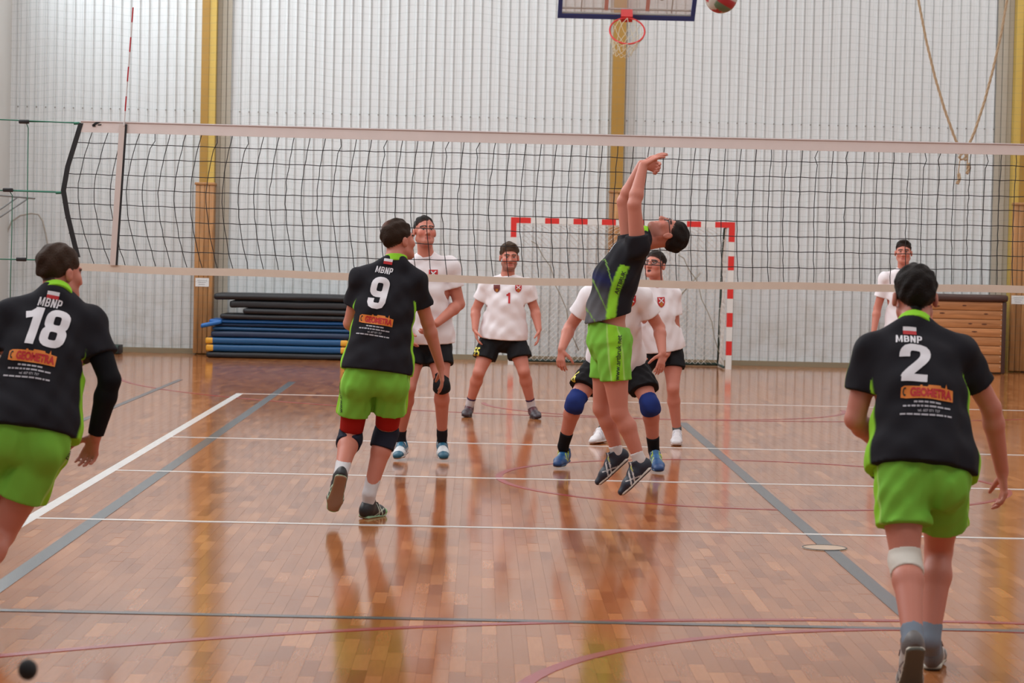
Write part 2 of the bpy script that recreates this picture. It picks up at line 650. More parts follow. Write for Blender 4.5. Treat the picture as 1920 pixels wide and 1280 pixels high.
def wood_mat(name, c, sc=(14, 14, 1.2), rough=.45):
    m = bpy.data.materials.new(name)
    m.use_nodes = True
    nt = m.node_tree
    b = nt.nodes['Principled BSDF']
    b.inputs['Roughness'].default_value = rough
    tc = nt.nodes.new('ShaderNodeTexCoord')
    mp = nt.nodes.new('ShaderNodeMapping')
    mp.inputs['Scale'].default_value = sc
    nt.links.new(tc.outputs['Object'], mp.inputs['Vector'])
    n = nt.nodes.new('ShaderNodeTexNoise')
    n.inputs['Scale'].default_value = 1.5
    n.inputs['Detail'].default_value = 6
    n.inputs['Distortion'].default_value = .6
    nt.links.new(mp.outputs['Vector'], n.inputs['Vector'])
    rp = nt.nodes.new('ShaderNodeValToRGB')
    e = rp.color_ramp.elements
    e[0].position, e[0].color = .3, (c[0]*.68, c[1]*.62, c[2]*.55, 1)
    e[1].position, e[1].color = .68, (c[0]*1.1, c[1]*1.1, c[2]*1.1, 1)
    nt.links.new(n.outputs['Fac'], rp.inputs[0])
    oi = nt.nodes.new('ShaderNodeObjectInfo')
    mr = nt.nodes.new('ShaderNodeMapRange')
    mr.inputs['To Min'].default_value = .88
    mr.inputs['To Max'].default_value = 1.12
    nt.links.new(oi.outputs['Random'], mr.inputs['Value'])
    mx = nt.nodes.new('ShaderNodeVectorMath')
    mx.operation = 'SCALE'
    nt.links.new(rp.outputs['Color'], mx.inputs[0])
    nt.links.new(mr.outputs['Result'], mx.inputs['Scale'])
    nt.links.new(mx.outputs['Vector'], b.inputs['Base Color'])
    return m


M_CASE = wood_mat('brown_casing_timber', (.46, .23, .085))
YC = WALL_Y-.26
M_PAPER = mat('white_paper', (.75, .75, .74), rough=.7)
M_INK = mat('faint_print', (.35, .35, .36), rough=.7)


def column(px0, px1, pyref, side, case0, case1, casetop, label, note=None):
    x0, x1 = at(px0, pyref, YC)[0], at(px1, pyref, YC)[0]
    e = empty('wall_column', label, 'column', (.5*(x0+x1), YC, 0))
    m = MB()
    if side == 0:
        m.box((x0, YC, 0), (x1, WALL_Y+.01, 8.69))
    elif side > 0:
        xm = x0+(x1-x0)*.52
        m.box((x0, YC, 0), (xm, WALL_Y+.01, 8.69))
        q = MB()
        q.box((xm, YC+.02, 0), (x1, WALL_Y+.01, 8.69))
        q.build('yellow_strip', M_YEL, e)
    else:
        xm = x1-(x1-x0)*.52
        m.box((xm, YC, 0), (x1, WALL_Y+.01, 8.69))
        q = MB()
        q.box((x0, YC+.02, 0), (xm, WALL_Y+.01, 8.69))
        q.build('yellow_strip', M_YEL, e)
    m.build('post', M_OCHRE, e)
    if side:
        xa, xb = (x1, x1+.21) if side > 0 else (x0-.24, x0)
        for i in range(3):
            q = MB()
            w = (xb-xa)/3
            q.box((xa+i*w+.003, WALL_Y-.075-(.02 if i == 1 else 0), .07), (xa+(i+1)*w-.003, WALL_Y-.03, 8.69))
            q.build('flashing_strip', M_FLASH, e)
    c0, c1 = at(case0, 600, YC)[0], at(case1, 600, YC)[0]
    zt = at((px0+px1)/2, casetop, YC)[2]
    nb = 4
    w = (c1-c0)/nb
    for i in range(nb):
        rbox('casing_board', (c0+i*w+.002, YC-.055, .02), (c0+(i+1)*w-.002, YC-.02, zt-.04), .006, M_CASE, e, seg=2)
    for xs in (c0+.0, c1-.02):
        rbox('casing_side', (xs, YC-.02, .02), (xs+.02, WALL_Y-.04, zt-.04), .004, M_CASE, e, seg=2)
    rbox('casing_cap', (c0-.012, YC-.07, zt-.04), (c1+.012, WALL_Y-.04, zt), .008, M_CASE, e, seg=2)
    if note:
        nx_, ny_ = note
        c = at(nx_, ny_, YC-.058)
        q = MB()
        q.box((c[0]-.098, YC-.060, c[2]-.062), (c[0]+.098, YC-.0565, c[2]+.062))
        n_ = q.build('paper_notice', M_PAPER)
        tag(n_, 'small white paper notice pinned to the '+('left' if nx_ < 900 else 'right')+' column casing', 'notice')
        q = MB()
        for r in range(3):
            q.box((c[0]-.07+.01*r, YC-.0612, c[2]+.025-r*.03), (c[0]+.07-.015*r, YC-.0598, c[2]+.033-r*.03))
        q.build('faint_lines', M_INK, n_)
    return e


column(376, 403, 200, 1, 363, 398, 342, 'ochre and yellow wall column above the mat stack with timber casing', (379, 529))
column(1148, 1171, 200, 0, 1138, 1172, 357, 'ochre wall column behind the goal and basketball hoop')
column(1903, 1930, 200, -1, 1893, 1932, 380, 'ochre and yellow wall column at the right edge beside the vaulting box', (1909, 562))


# ================================================================== volleyball net
M_TAPE = mat('white_net_tape', (.74, .66, .64), rough=.7, var=.06, vscale=8)
M_TAPE2 = mat('worn_bottom_tape', (.68, .58, .49), rough=.7, var=.08, vscale=8)
M_CORD = mat('black_net_cord', (.012, .012, .014), rough=.7)
M_BAND = mat('black_webbing', (.012, .012, .014), rough=.6)
M_GRN = mat('green_rope', (.02, .16, .10), rough=.6)
M_CLIP = mat('black_plastic_clip', (.015, .015, .017), rough=.4)
NX0 = at(152, 230, 0)[0]
NX1 = 4.9


def ztop(x):
    return 2.445-.012*math.sin(math.pi*min(max((x+4.6)/9.2, 0), 1))


def zbot(x):
    return 1.452-.028*math.sin(math.pi*min(max((x+4.9)/7.5, 0), 1))


def bulge(x, z):
    q = (z-zbot(x))/(ztop(x)-zbot(x))
    return -.128*math.exp(-(x-NX0)/2.6)*max(0, 1-abs(2*q-1)**1.6)


vnet = empty('volleyball_net', 'black mesh volleyball net with white top and bottom tapes across the court', 'net', (0, 0, 0))
xs = np.linspace(NX0, NX1, 60)
tp = MB()
for k, x in enumerate(xs[:-1]):
    x2 = xs[k+1]
    a, b = ztop(x), ztop(x2)
    tp.add([(x, -.006, a), (x2, -.006, b), (x2, -.006, b-.072), (x, -.006, a-.072), (x, .006, a), (x2, .006, b), (x2, .006, b-.072), (x, .006, a-.072)],
           [(0, 3, 2, 1), (4, 5, 6, 7), (3, 7, 6, 2), (0, 1, 5, 4)])
tape = tp.build('top_tape', M_TAPE, vnet)
mb = MB()
mb.tube([(x, -.004, ztop(x)+.002) for x in xs], .0075, 6)
mb.build('top_cable', mat('greyish_cable_sleeve', (.50, .42, .41), rough=.6), tape)
tp = MB()
for k, x in enumerate(xs[:-1]):
    x2 = xs[k+1]
    a, b = zbot(x)+.004*math.sin(x*5), zbot(x2)+.004*math.sin(x2*5)
    tp.add([(x, -.006, a), (x2, -.006, b), (x2, -.006, b-.052), (x, -.006, a-.052), (x, .006, a), (x2, .006, b), (x2, .006, b-.052), (x, .006, a-.052)],
           [(0, 3, 2, 1), (4, 5, 6, 7), (3, 7, 6, 2), (0, 1, 5, 4)])
tp.build('bottom_tape', M_TAPE2, vnet)
cords = MB()
CR_ = .0028
nv = int((NX1-NX0)/.108)
for i in range(1, nv):
    x = NX0+i*.108
    kink = RNG.random() < .28
    pts = []
    for q in np.linspace(0, 1, 19):
        z = zbot(x)+q*(ztop(x)-.07-zbot(x))
        dx = bulge(x, z)+.010*RNG.normal()*.18
        if kink and q > .9:
            dx += .016*math.sin((q-.9)/.1*math.pi)*(1 if i % 2 else -1)
        pts.append((x+dx-.006*(x-NX0 > 2)*(1-q), .002*RNG.normal(), z))
    cords.tube(pts, CR_, 4, caps=False)
for j in range(1, 9):
    q = j/9.0
    ph = RNG.random()*6
    pts = []
    for x in np.linspace(NX0, NX1, 130):
        z = zbot(x)+q*(ztop(x)-.045-zbot(x))
        pts.append((x+bulge(x, z), .002*math.sin(7*x+ph), z+.004*math.sin(2.1*x+ph)+.0025*math.sin(29*x+ph)))
    cords.tube(pts, CR_, 4, caps=False)
o = cords.build('mesh_cord', M_CORD, vnet)
o['kind'] = 'stuff'
# black side band
pts = [at(152, 231, 0), at(140, 270, 0), at(127, 312, 0), at(119, 357, 0), at(126, 400, 0), at(136, 442, 0), at(146, 482, 0)]
bnd = MB()
for a, b in zip(pts[:-1], pts[1:]):
    bnd.add([(a[0]-.017, -.009, a[2]), (a[0]+.017, -.009, a[2]), (b[0]+.017, -.009, b[2]), (b[0]-.017, -.009, b[2]),
             (a[0]-.017, .009, a[2]), (a[0]+.017, .009, a[2]), (b[0]+.017, .009, b[2]), (b[0]-.017, .009, b[2])],
            [(0, 1, 2, 3), (7, 6, 5, 4), (0, 3, 7, 4), (1, 5, 6, 2)])
bnd.build('side_band', M_BAND, vnet)
# tape logo
lg = MB()
c = at(181, 232, -.012)
lg.add([(c[0]-.035, c[1], c[2]-.01), (c[0]-.012, c[1], c[2]-.012), (c[0]+.03, c[1], c[2]+.014), (c[0]-.005, c[1], c[2]+.012)], [(0, 1, 2, 3)])
lg.add([(c[0]-.028, c[1], c[2]-.022), (c[0]-.005, c[1], c[2]-.020), (c[0]-.012, c[1], c[2]-.004), (c[0]-.03, c[1], c[2]-.01)], [(0, 1, 2, 3)])
lg.add([(c[0]+.008, c[1], c[2]-.012), (c[0]+.032, c[1], c[2]-.010), (c[0]+.036, c[1], c[2]-.002), (c[0]+.012, c[1], c[2]-.004)], [(0, 1, 2, 3)])
lg.build('tape_logo', M_BAND, tape)
# strap with antenna
ant = empty('net_antenna', 'red and white antenna in a white strap at the left of the net', 'antenna', at(222, 360, 0))
ta_, tb_ = at(231, 233, 0), at(213, 497, 0)
st = MB()


def strip(p, q, x0, x1, y0, y1):
    return ([(p[0]+x0, y0, p[2]), (p[0]+x1, y0, p[2]), (q[0]+x1, y0, q[2]), (q[0]+x0, y0, q[2]), (p[0]+x0, y1, p[2]), (p[0]+x1, y1, p[2]), (q[0]+x1, y1, q[2]), (q[0]+x0, y1, q[2])],
            [(0, 3, 2, 1), (4, 5, 6, 7), (0, 4, 7, 3), (1, 2, 6, 5), (0, 1, 5, 4), (3, 7, 6, 2)])


st.add(*strip(ta_, tb_, -.024, .016, -.022, -.012))
st.build('strap', mat('grubby_white_strap', (.62, .54, .51), rough=.7), ant)
st = MB()
st.add(*strip(ta_, tb_, .016, .030, -.020, -.010))
st.build('strap_edge', M_BAND, ant)
p0, p1 = np.array(at(232.5, 236, -.024)), np.array(at(249.5, 14, -.024))
rod = MB()
L = np.linalg.norm(p1-p0)
nseg = 8
for k in range(nseg):
    a, b = p0+(p1-p0)*k/nseg, p0+(p1-p0)*(k+1)/nseg
    rod.tube([a, b], .0052, 8, m=(k % 2 == 1)*1)
rod.build('rod', [mat('antenna_white', (.62, .60, .60), rough=.4), mat('antenna_red', (.42, .02, .03), rough=.4)], ant)

# net post and its ropes (left, just outside the picture)
NPX = at(-110, 300, 0)[0]
post = empty('net_post', 'grey steel net post outside the left edge of the court', 'post', (NPX, 0, 0))
m_ = MB()
m_.tube([(NPX, 0, .02), (NPX, 0, 2.55)], .045, 16)
m_.build('tube', mat('grey_steel', (.35, .36, .37), rough=.35, metal=.6), post, smooth=True)
m_ = MB()
m_.tube([(NPX, 0, 0), (NPX, 0, .025)], .14, 20)
m_.build('base_plate', MATS['grey_steel'], post)
m_ = MB()
m_.tube([(NPX, 0, 2.55), (NPX, 0, 2.58)], .05, 16)
m_.build('cap', M_CLIP, post)
for (x0, y0, x1, y1, cx, cy, lab) in ((-110, 219, 152, 231, 45, 228, 'top'), (-110, 353, 118, 361, 15, 356, 'middle'), (-110, 483, 146, 489, 40, 486, 'bottom')):
    e = empty('tension_rope', 'green tension rope pulling the %s of the net to the left' % lab, 'rope', at(x1, y1, 0))
    m_ = MB()
    A, B = at(x0, y0, 0), at(x1, y1, 0)
    P = [A+(B-A)*t for t in np.linspace(0, 1, 14)]
    m_.tube(P, .0048, 6)
    c = at(cx, cy, 0)
    m_.tube([c+np.array([.02, .006, .0]), B+np.array([-.03, .006, .006])], .003, 5)
    m_.build('cord', M_GRN, e, smooth=True)
    rbox('clip', (c[0]-.036, -.014, c[2]-.014), (c[0]+.036, .014, c[2]+.014), .006, M_CLIP, e, seg=2)
    m_ = MB()
    m_.tube([B+np.array([-.05, 0, -.002]), B+np.array([-.012, 0, 0])], .010, 8)
    m_.build('end_sleeve', M_GRN, e)
    if lab != 'bottom':
        m_ = MB()
        hang = [(cx+5, cy+4), (cx+8, cy+12), (cx+7, cy+90), (cx+6, cy+180), (cx+5, cy+258 if lab == 'top' else cy+205)]
        if lab == 'middle':
            hang = [(cx+4, cy+4), (cx+8, cy+10), (cx+7, cy+90), (cx+5, cy+160), (cx+4, cy+215)]
        m_.tube([at(*q, 0.01) for q in hang], .0034, 5)
        m_.build('loose_end', M_GRN, e, smooth=True)

# ================================================================== handball goal
GY = 16.82
g0 = at(1371, 416, GY)
GXR = fl(1367.6, 691)[0]
GXL = GXR-3.16
goal = empty('handball_goal', 'red and white striped handball goal with net before the ribbed wall', 'goal', ((GXL+GXR)/2, GY, 0))
M_GRED = mat('goal_red', (.62, .025, .02), rough=.35)
M_GWHT = mat('goal_white', (.66, .66, .64), rough=.35)
for side, x in (('l', GXL), ('r', GXR-.08)):
    m_ = MB()
    z, k = 2.08, 0
    for ln in [.28]+[.2]*8+[.2]:
        z2 = max(z-ln, 0)
        m_.box((x, GY, z2), (x+.08, GY+.08, z), 0 if k % 2 == 0 else 1)
        z, k = z2, k+1
    m_.build('post', [M_GRED, M_GWHT], goal)
m_ = MB()
x, k = GXL+.08, 0
for ln in [.20]+[.2]*13+[.20]:
    m_.box((x, GY, 2.0), (min(x+ln, GXR-.08), GY+.08, 2.08), 0 if k % 2 == 0 else 1)
    x, k = x+ln, k+1
m_.build('crossbar', [M_GRED, M_GWHT], goal)
M_STAY = mat('dark_green_stay', (.03, .06, .05), rough=.5)
for x in (GXL+.06, GXR-.10):
    m_ = MB()
    m_.tube([(x, GY+.09, 2.02), (x-.0, GY+.45, 2.0), (x, GY+.64, 1.6), (x, GY+.80, .75), (x, GY+.90, .04)], .018, 8)
    m_.tube([(x, GY+.08, .03), (x, GY+.90, .03)], .018, 8)
    m_.build('back_stay', M_STAY, goal, smooth=True)
m_ = MB()
m_.tube([(GXL+.06, GY+.89, .03), (GXR-.10, GY+.89, .03)], .022, 8)
m_.build('ground_bar', M_STAY, goal, smooth=True)
# goal netting: diamonds over back and sides
gn = MB()


def back_pt(u, v):         # u across 0..1, v 0 at crossbar .. 1 at the ground bar
    x = GXL+.06+u*3.0
    prof_ = [(0, .08, 2.02), (.12, .40, 1.97), (.3, .60, 1.6), (.62, .74, .85), (1, .86, .03)]
    for a, b in zip(prof_[:-1], prof_[1:]):
        if v <= b[0]+1e-6:
            t_ = (v-a[0])/(b[0]-a[0])
            y, z = a[1]+t_*(b[1]-a[1]), a[2]+t_*(b[2]-a[2])
            break
    y += .03*math.sin(u*17)*math.sin(v*3.1)+.02*math.sin(u*41+v*5)
    return (x, GY+y, max(z, .02))


for d_ in (-1, 1):
    for k in range(-26, 62):
        pts = []
        for v in np.linspace(0, 1, 22):
            u = k/36.0+(v*.72 if d_ > 0 else .72-v*.72)
            if 0 <= u <= 1:
                pts.append(back_pt(u, v))
        if len(pts) > 2:
            gn.tube(pts, 0.0030, 3, caps=False)
for xx in (GXL+.06, GXR-.10):
    for d_ in (-1, 1):
        for k in range(-14, 28):
            pts = []
            for t_ in np.linspace(0, 1, 14):
                z = 2.0*t_
                y = k*.08+(t_*1.1 if d_ > 0 else 1.1-t_*1.1)
                lim = np.interp(z, [0, .75, 1.6, 2.0], [.88, .78, .62, .40])
                if .06 <= y <= lim:
                    pts.append((xx+.01*math.sin(z*9+y*7), GY+y, z))
            if len(pts) > 2:
                gn.tube(pts, 0.0030, 3, caps=False)
o = gn.build('netting', mat('white_goal_twine', (.72, .70, .66), rough=.8), goal)
o['kind'] = 'stuff'
M_SEAMN = mat('dull_net_seam', (.30, .27, .2), rough=.8)
for c_ in ((GXL+.3, .3, 1.75), (GXR-.75, .5, 1.6)):
    pts = [(c_[0]+.7*q+.02*math.sin(q*20), GY+c_[1]+.25*q, c_[2]-1.55*q**1.5) for q in np.linspace(0, 1, 12)]
    gr = MB()
    gr.tube(pts, .006, 4)
    gr.build('net_seam', M_SEAMN, goal, smooth=True)
gr = MB()
gr.tube([(GXR-.4-.5*math.sin(q*2.2), GY+.75+.15*q, 1.35-1.25*q) for q in np.linspace(0, 1, 14)], .011, 5)
gr.build('net_seam', M_SEAMN, goal, smooth=True)

# ================================================================== protective net hanging before the wall
pn = MB()
zs = np.linspace(.02, 8.2, 44)
for i in range(int((X_R-X_L-.15)/.105)):
    x = X_L+.10+i*.105
    pn.tube([(x+.012*math.sin(1.3*z+i*.21)+.01*math.sin(.7*i), WALL_Y-.385+.03*math.sin(i*.35+z*.6), z) for z in zs], .0006, 3, caps=False)
for j in range(80):
    z = .05+j*.103
    pn.tube([(x, WALL_Y-.385+.03*math.sin((x-X_L)/.105*.35+z*.6), z+.022*math.sin(x*2.2+.5*math.sin(j*.3))+.012*math.sin(x*7+j*.2)) for x in np.linspace(X_L+.06, X_R-.05, 110)],
            .0010, 3, caps=False)
o = pn.build('protective_net', mat('thin_green_twine', (.12, .19, .16), rough=.8))
tag(o, 'fine green ball-stop netting hung over the whole back wall', 'net')

# ================================================================== basketball hoop
HP = at(1176, 58, 14.3)
TH = math.radians(52)
e_rim = np.array([0, -math.cos(TH), -math.sin(TH)])     # out of the board towards the ring
e_up = np.array([0, -math.sin(TH), math.cos(TH)])
e_x = np.array([1.0, 0, 0])
RIM_R = .228
br = HP-e_rim*(RIM_R+.13)                                 # bracket at the board face
hoop = empty('basketball_hoop', 'basketball backboard with blue edge and red ring tipped up near the ceiling', 'basketball hoop', HP)


def hb(u, v, w):           # across, up the board, out of the face
    return br+e_x*u+e_up*v+e_rim*w


def hbox(m, u0, u1, v0, v1, w0, w1, mi=0):
    m.add([hb(u, v, w) for w in (w0, w1) for (u, v) in ((u0, v0), (u1, v0), (u1, v1), (u0, v1))],
          [(0, 3, 2, 1), (4, 5, 6, 7), (0, 1, 5, 4), (1, 2, 6, 5), (2, 3, 7, 6), (3, 0, 4, 7)], mi)


m_ = MB()
hbox(m_, -.85, .85, -.10, .90, -.02, -.008)
pane = m_.build('board_pane', mat('scratched_clear_acrylic', (.60, .60, .58), rough=.15, alpha=.35), hoop)
m_ = MB()
hbox(m_, -.90, .90, -.155, -.075, -.03, .012)
hbox(m_, -.90, -.845, -.075, .95, -.03, .012)
hbox(m_, .845, .90, -.075, .95, -.03, .012)
hbox(m_, -.90, .90, .90, .95, -.03, .012)
m_.build('blue_frame', mat('blue_board_frame', (.015, .05, .22), rough=.35), hoop)
m_ = MB()
hbox(m_, -.845, .845, -.075, -.06, -.02, .004)
hbox(m_, -.60, -.585, -.06, .9, -.05, -.03)
hbox(m_, .585, .60, -.06, .9, -.05, -.03)
hbox(m_, -.845, .845, -.02, .0, -.05, -.03)
m_.build('inner_frame', mat('grey_inner_frame', (.25, .25, .24), rough=.5), hoop)
m_ = MB()
hbox(m_, -.295, -.245, 0, .45, -.007, -.003)
hbox(m_, .245, .295, 0, .45, -.007, -.003)
hbox(m_, -.295, .295, .40, .45, -.007, -.003)
m_.build('target_square', mat('faded_red_square', (.55, .30, .27), rough=.5), hoop)
m_ = MB()
hbox(m_, -.075, .075, -.075, .03, .0, .13)
ringp = m_.build('ring_bracket', mat('hoop_red', (.55, .02, .02), rough=.35), hoop)
m_ = MB()
m_.tube([HP+e_x*RIM_R*math.cos(a)+e_rim*RIM_R*math.sin(a) for a in np.linspace(0, 2*math.pi, 49)[:-1]], .011, 8, closed=True)
m_.build('ring', MATS['hoop_red'], hoop, smooth=True)
m_ = MB()
for k in range(12):
    a0 = 2*math.pi*k/12
    for s_ in (-1, 1):
        pts = []
        for q in np.linspace(0, 1, 9):
            a = a0+s_*q*1.2
            r = RIM_R*(1-.50*q)
            p = HP+e_x*(r*math.cos(a)-.05*q)+e_rim*r*math.sin(a)*(1-.4*q)
            p = p+np.array([.015*math.sin(9*q+k), .02*math.cos(7*q+k), -.30*q])
            pts.append(p)
        m_.tube(pts, .0042, 4)
m_.build('ring_net', mat('cream_hoop_cord', (.60, .55, .42), rough=.8), hoop)
m_ = MB()
for u in (-.45, .45):
    m_.tube([hb(u, .2, -.03), hb(u, .2, -.5), hb(u, 1.2, -1.3), np.array([hb(u, .2, 0)[0], 16.2, 8.68])], .03, 8)
m_.build('support_arms', mat('dark_support_tube', (.12, .12, .13), rough=.5), hoop, smooth=True)

# ================================================================== ball
BALL = at(1352, -6, -1.4)
bm = bmesh.new()
bmesh.ops.create_uvsphere(bm, u_segments=48, v_segments=32, radius=.106)
cols = []
for v in bm.verts:
    n_ = v.co.normalized()
    ax = max(range(3), key=lambda i: abs(n_[i]))
    o1, o2 = n_[(ax+1) % 3]/abs(n_[ax]), n_[(ax+2) % 3]/abs(n_[ax])
    t_ = math.atan(o1)/(math.pi/4)
    t2 = math.atan(o2)/(math.pi/4)
    band = abs(t_) < .36
    c = (.42, .03, .04) if band else ((.58, .53, .48) if t_ > 0 else (.52, .50, .44))
    if not band and ax == 1:
        c = (.12, .20, .12) if t_ < -.36 else (.58, .53, .48)
    groove = min(abs(abs(t_)-.36), 1-abs(t_), 1-abs(t2))
    if groove < .04:
        v.co *= .975
    cols.append(c)
me = bpy.data.meshes.new('volleyball')
bm.to_mesh(me)
bm.free()
a = me.color_attributes.new('Col', 'FLOAT_COLOR', 'POINT')
for i, c in enumerate(cols):
    a.data[i].color = (*c, 1)
me.polygons.foreach_set('use_smooth', np.ones(len(me.polygons), bool))
o = link('volleyball', me, mat('ball_leather', rough=.45, attr=True))
o.location = tuple(BALL)
o.rotation_euler = (.5, .35, .6)
tag(o, 'red white and green volleyball flying at the top edge of the picture', 'ball')

# ================================================================== climbing ropes tied together
RY = 12.0
M_ROPE = mat('tan_hemp_rope', (.40, .29, .18), rough=.85, var=.2, vscale=30)


def rope_tube(name, pts, r, parent, tw=26.0):
    P = np.asarray(pts, float)
    # resample
    dl = np.r_[0, np.cumsum(np.linalg.norm(np.diff(P, axis=0), axis=1))]
    nS = max(8, int(dl[-1]/.035))
    S = np.linspace(0, dl[-1], nS)
    Q = np.stack([np.interp(S, dl, P[:, i]) for i in range(3)], 1)
    T = np.gradient(Q, axis=0)
    T /= np.linalg.norm(T, axis=1)[:, None]
    m = MB()
    for k in range(3):
        a = S*tw+k*2.094
        N = np.cross(T, np.array([0, 1.0, 0]))
        N /= np.linalg.norm(N, axis=1)[:, None]
        B = np.cross(T, N)
        m.tube(Q+(N*np.cos(a)[:, None]+B*np.sin(a)[:, None])*r*.5, r*.56, 6)
    return m.build(name, M_ROPE, parent, smooth=True)


def curve2(p):
    return [at(x, y, RY) for x, y in p]


rp = empty('climbing_rope', 'left strand of the tan climbing ropes hanging tied up at the right', 'rope', at(1800, 270, RY))
rope_tube('strand', curve2([(1640, -420), (1690, -160), (1722, 0), (1737, 78), (1754, 148), (1772, 208), (1790, 258), (1803, 286)]), .017, rp)
rope_tube('tail', curve2([(1803, 286), (1799, 305), (1797, 325)]), .007, rp)
rope_tube('knot', curve2([(1796, 288), (1806, 283), (1812, 292), (1804, 301), (1797, 294), (1806, 287)]), .014, rp)
rope_tube('tassel', curve2([(1797, 325), (1799, 334), (1795, 345)]), .022, rp)
rp = empty('climbing_rope', 'right strand of the tan climbing ropes hanging beside the yellow column', 'rope', at(1815, 275, RY))
rope_tube('strand', curve2([(1960, -420), (1915, -130), (1888, 0), (1878, 60), (1862, 130), (1846, 190), (1828, 245), (1815, 276)]), .017, rp)
rope_tube('tail', curve2([(1815, 276), (1814, 300), (1813, 318)]), .009, rp)
rope_tube('knot', curve2([(1822, 270), (1812, 274), (1818, 284), (1810, 290), (1816, 298), (1808, 300)]), .014, rp)
rope_tube('tassel', curve2([(1815, 306), (1818, 314), (1813, 326)]), .022, rp)

# ================================================================== stacked mats
M_BLK = mat('black_vinyl', (.013, .014, .017), rough=.55, bump=.15, bscale=12)
M_NAVY = mat('navy_vinyl', (.012, .030, .075), rough=.45, bump=.12, bscale=14)
M_BLUE = mat('blue_vinyl', (.006, .075, .20), rough=.42, bump=.12, bscale=14)
M_BRB = mat('bright_blue_vinyl', (.012, .13, .42), rough=.42, bump=.1, bscale=14)
M_YC = mat('yellow_corner_vinyl', (.72, .36, .03), rough=.45)
MY0, MY1 = 16.98, 17.74


MAT_TOP = [0.0]


def mat_layer(x0, x1, yt, yb, m, label, y0=MY0, y1=MY1, corner=None, bev=.03, **kw):
    A, B = at(x0, yb, y0), at(x1, yt+ (x1-x0)*.02, y0)
    zb, zt_ = max(at(x0+20, yb, MY0)[2], 0.0), at(x0+20, yt, MY0)[2]
    zb = max(zb, MAT_TOP[0])
    zt_ = max(zt_, zb+.035)
    MAT_TOP[0] = zt_
    e = empty('gym_mat', label, 'gym mat', ((A[0]+B[0])/2, (y0+y1)/2, zb), 'gym mats stacked against the back wall')
    rbox('cover', (A[0], y0, zb+.004), (B[0], y1, zt_-.004), min(bev, (zt_-zb)*.42), m, e, cuts=14, noise=kw.get('noise', .003)*.4, sag=kw.get('sag', 0), tilt=kw.get('tilt', 0))
    if corner:
        for xa, xb in ((A[0]-.004, A[0]+.11), (B[0]-.11, B[0]+.004)):
            rbox('corner_patch', (xa, y0-.006, zb+.006), (xb, y0+.13, zt_-.006), .025, M_YC, e)
    return e


mat_layer(386, 668, 659, 676, M_BLK, 'thin black gym mat at the bottom of the stack')
mat_layer(386, 652, 645, 659.5, M_BLUE, 'lowest blue gym mat with yellow corners in the stack', corner=True)
mat_layer(385, 652, 632, 645.5, M_BLUE, 'second blue gym mat with yellow corners in the stack', corner=True)
mat_layer(395, 656, 620, 632.5, M_NAVY, 'dark blue gym mat above the yellow cornered mats', y0=MY0+.02)
mat_layer(398, 658, 612, 620.5, M_BLUE, 'thin blue gym mat in the middle of the stack', y0=MY0+.04)
mat_layer(400, 662, 606, 612.5, M_NAVY, 'thin navy gym mat under the blue mat with the drooping end', y0=MY0+.03)
e = mat_layer(392, 650, 598, 606.5, M_BRB, 'bright blue gym mat with its left end drooping from the stack', y0=MY0+.05)
f0, f1 = at(376, 606, MY0), at(416, 594, MY0)
rbox('drooping_end', (f0[0], MY0-.02, f0[2]-.035), (f1[0], MY0+.3, f0[2]+.028), .025, M_BRB, e, cuts=6, tilt=.07)
mat_layer(412, 668, 588, 602, M_BLK, 'black crash mat lying on the blue mats', noise=.005, y0=MY0-.01)
mat_layer(455, 672, 578, 591, M_BLK, 'short black crash mat set back to the right in the stack', noise=.006, y0=MY0-.02)
mat_layer(430, 672, 563, 579, M_BLK, 'black crash mat second from the top of the stack', noise=.006, y0=MY0)
mat_layer(400, 674, 549, 565, M_BLK, 'bowed black crash mat topmost on the stack', noise=.003, sag=.006, tilt=.004, y0=MY0-.03, bev=.05)

bp_ = fl(232, 661.5)
e = empty('foam_bolster', 'low dark green foam bolster on the floor by the left of the back wall', 'bolster', (bp_[0]-.6, 17.56, 0))
rbox('cover', (bp_[0]-1.2, 17.40, 0), (bp_[0], 17.73, .135), .03, mat('dark_green_vinyl', (.022, .045, .035), rough=.5), e, cuts=6, noise=.002)
rbox('end_seam', (bp_[0]-.012, 17.395, .005), (bp_[0]+.004, 17.735, .13), .006, M_BLK, e)

# ================================================================== vaulting box
vb1 = at(1882, 600, 17.22)[0]
vb0 = vb1-1.45
vz = at(1850, 566, 17.22)[2]
box = empty('vaulting_box', 'wooden vaulting box with brown leather top at the right by the wall', 'vaulting box', ((vb0+vb1)/2, 17.5, 0))
M_PINE = wood_mat('knotty_pine', (.50, .22, .085), sc=(1.1, 14, 14), rough=.4)
M_DKW = mat('dark_brown_edge', (.055, .022, .016), rough=.5)
M_LEA = mat('brown_leather', (.060, .026, .020), rough=.45, bump=.15, bscale=20)
M_KNOT = mat('dark_knot', (.10, .03, .012), rough=.5)
npl = 8
hh = (vz-.02)/npl
for k in range(npl):
    p_ = rbox('plank', (vb0, 17.22, .02+k*hh+.003), (vb1-.02, 17.255, .02+(k+1)*hh-.003), .006, M_PINE, box, seg=2)
    for q in range(2):
        kb = MB()
        kx = vb0+.15+RNG.random()*1.1
        kz = .02+(k+.3+.4*RNG.random())*hh
        aa = np.linspace(0, 2*math.pi, 13)[:-1]
        kb.add([(kx+.032*math.cos(t_)*(1+.3*q), 17.2195, kz+.011*math.sin(t_)) for t_ in aa], [tuple(range(12))[::-1]])
        kb.build('knot', M_KNOT, p_)
rbox('end_panel', (vb1-.02, 17.21, .01), (vb1+.035, 17.68, vz), .006, M_DKW, box)
rbox('end_panel', (vb0-.035, 17.21, .01), (vb0, 17.68, vz), .006, M_DKW, box)
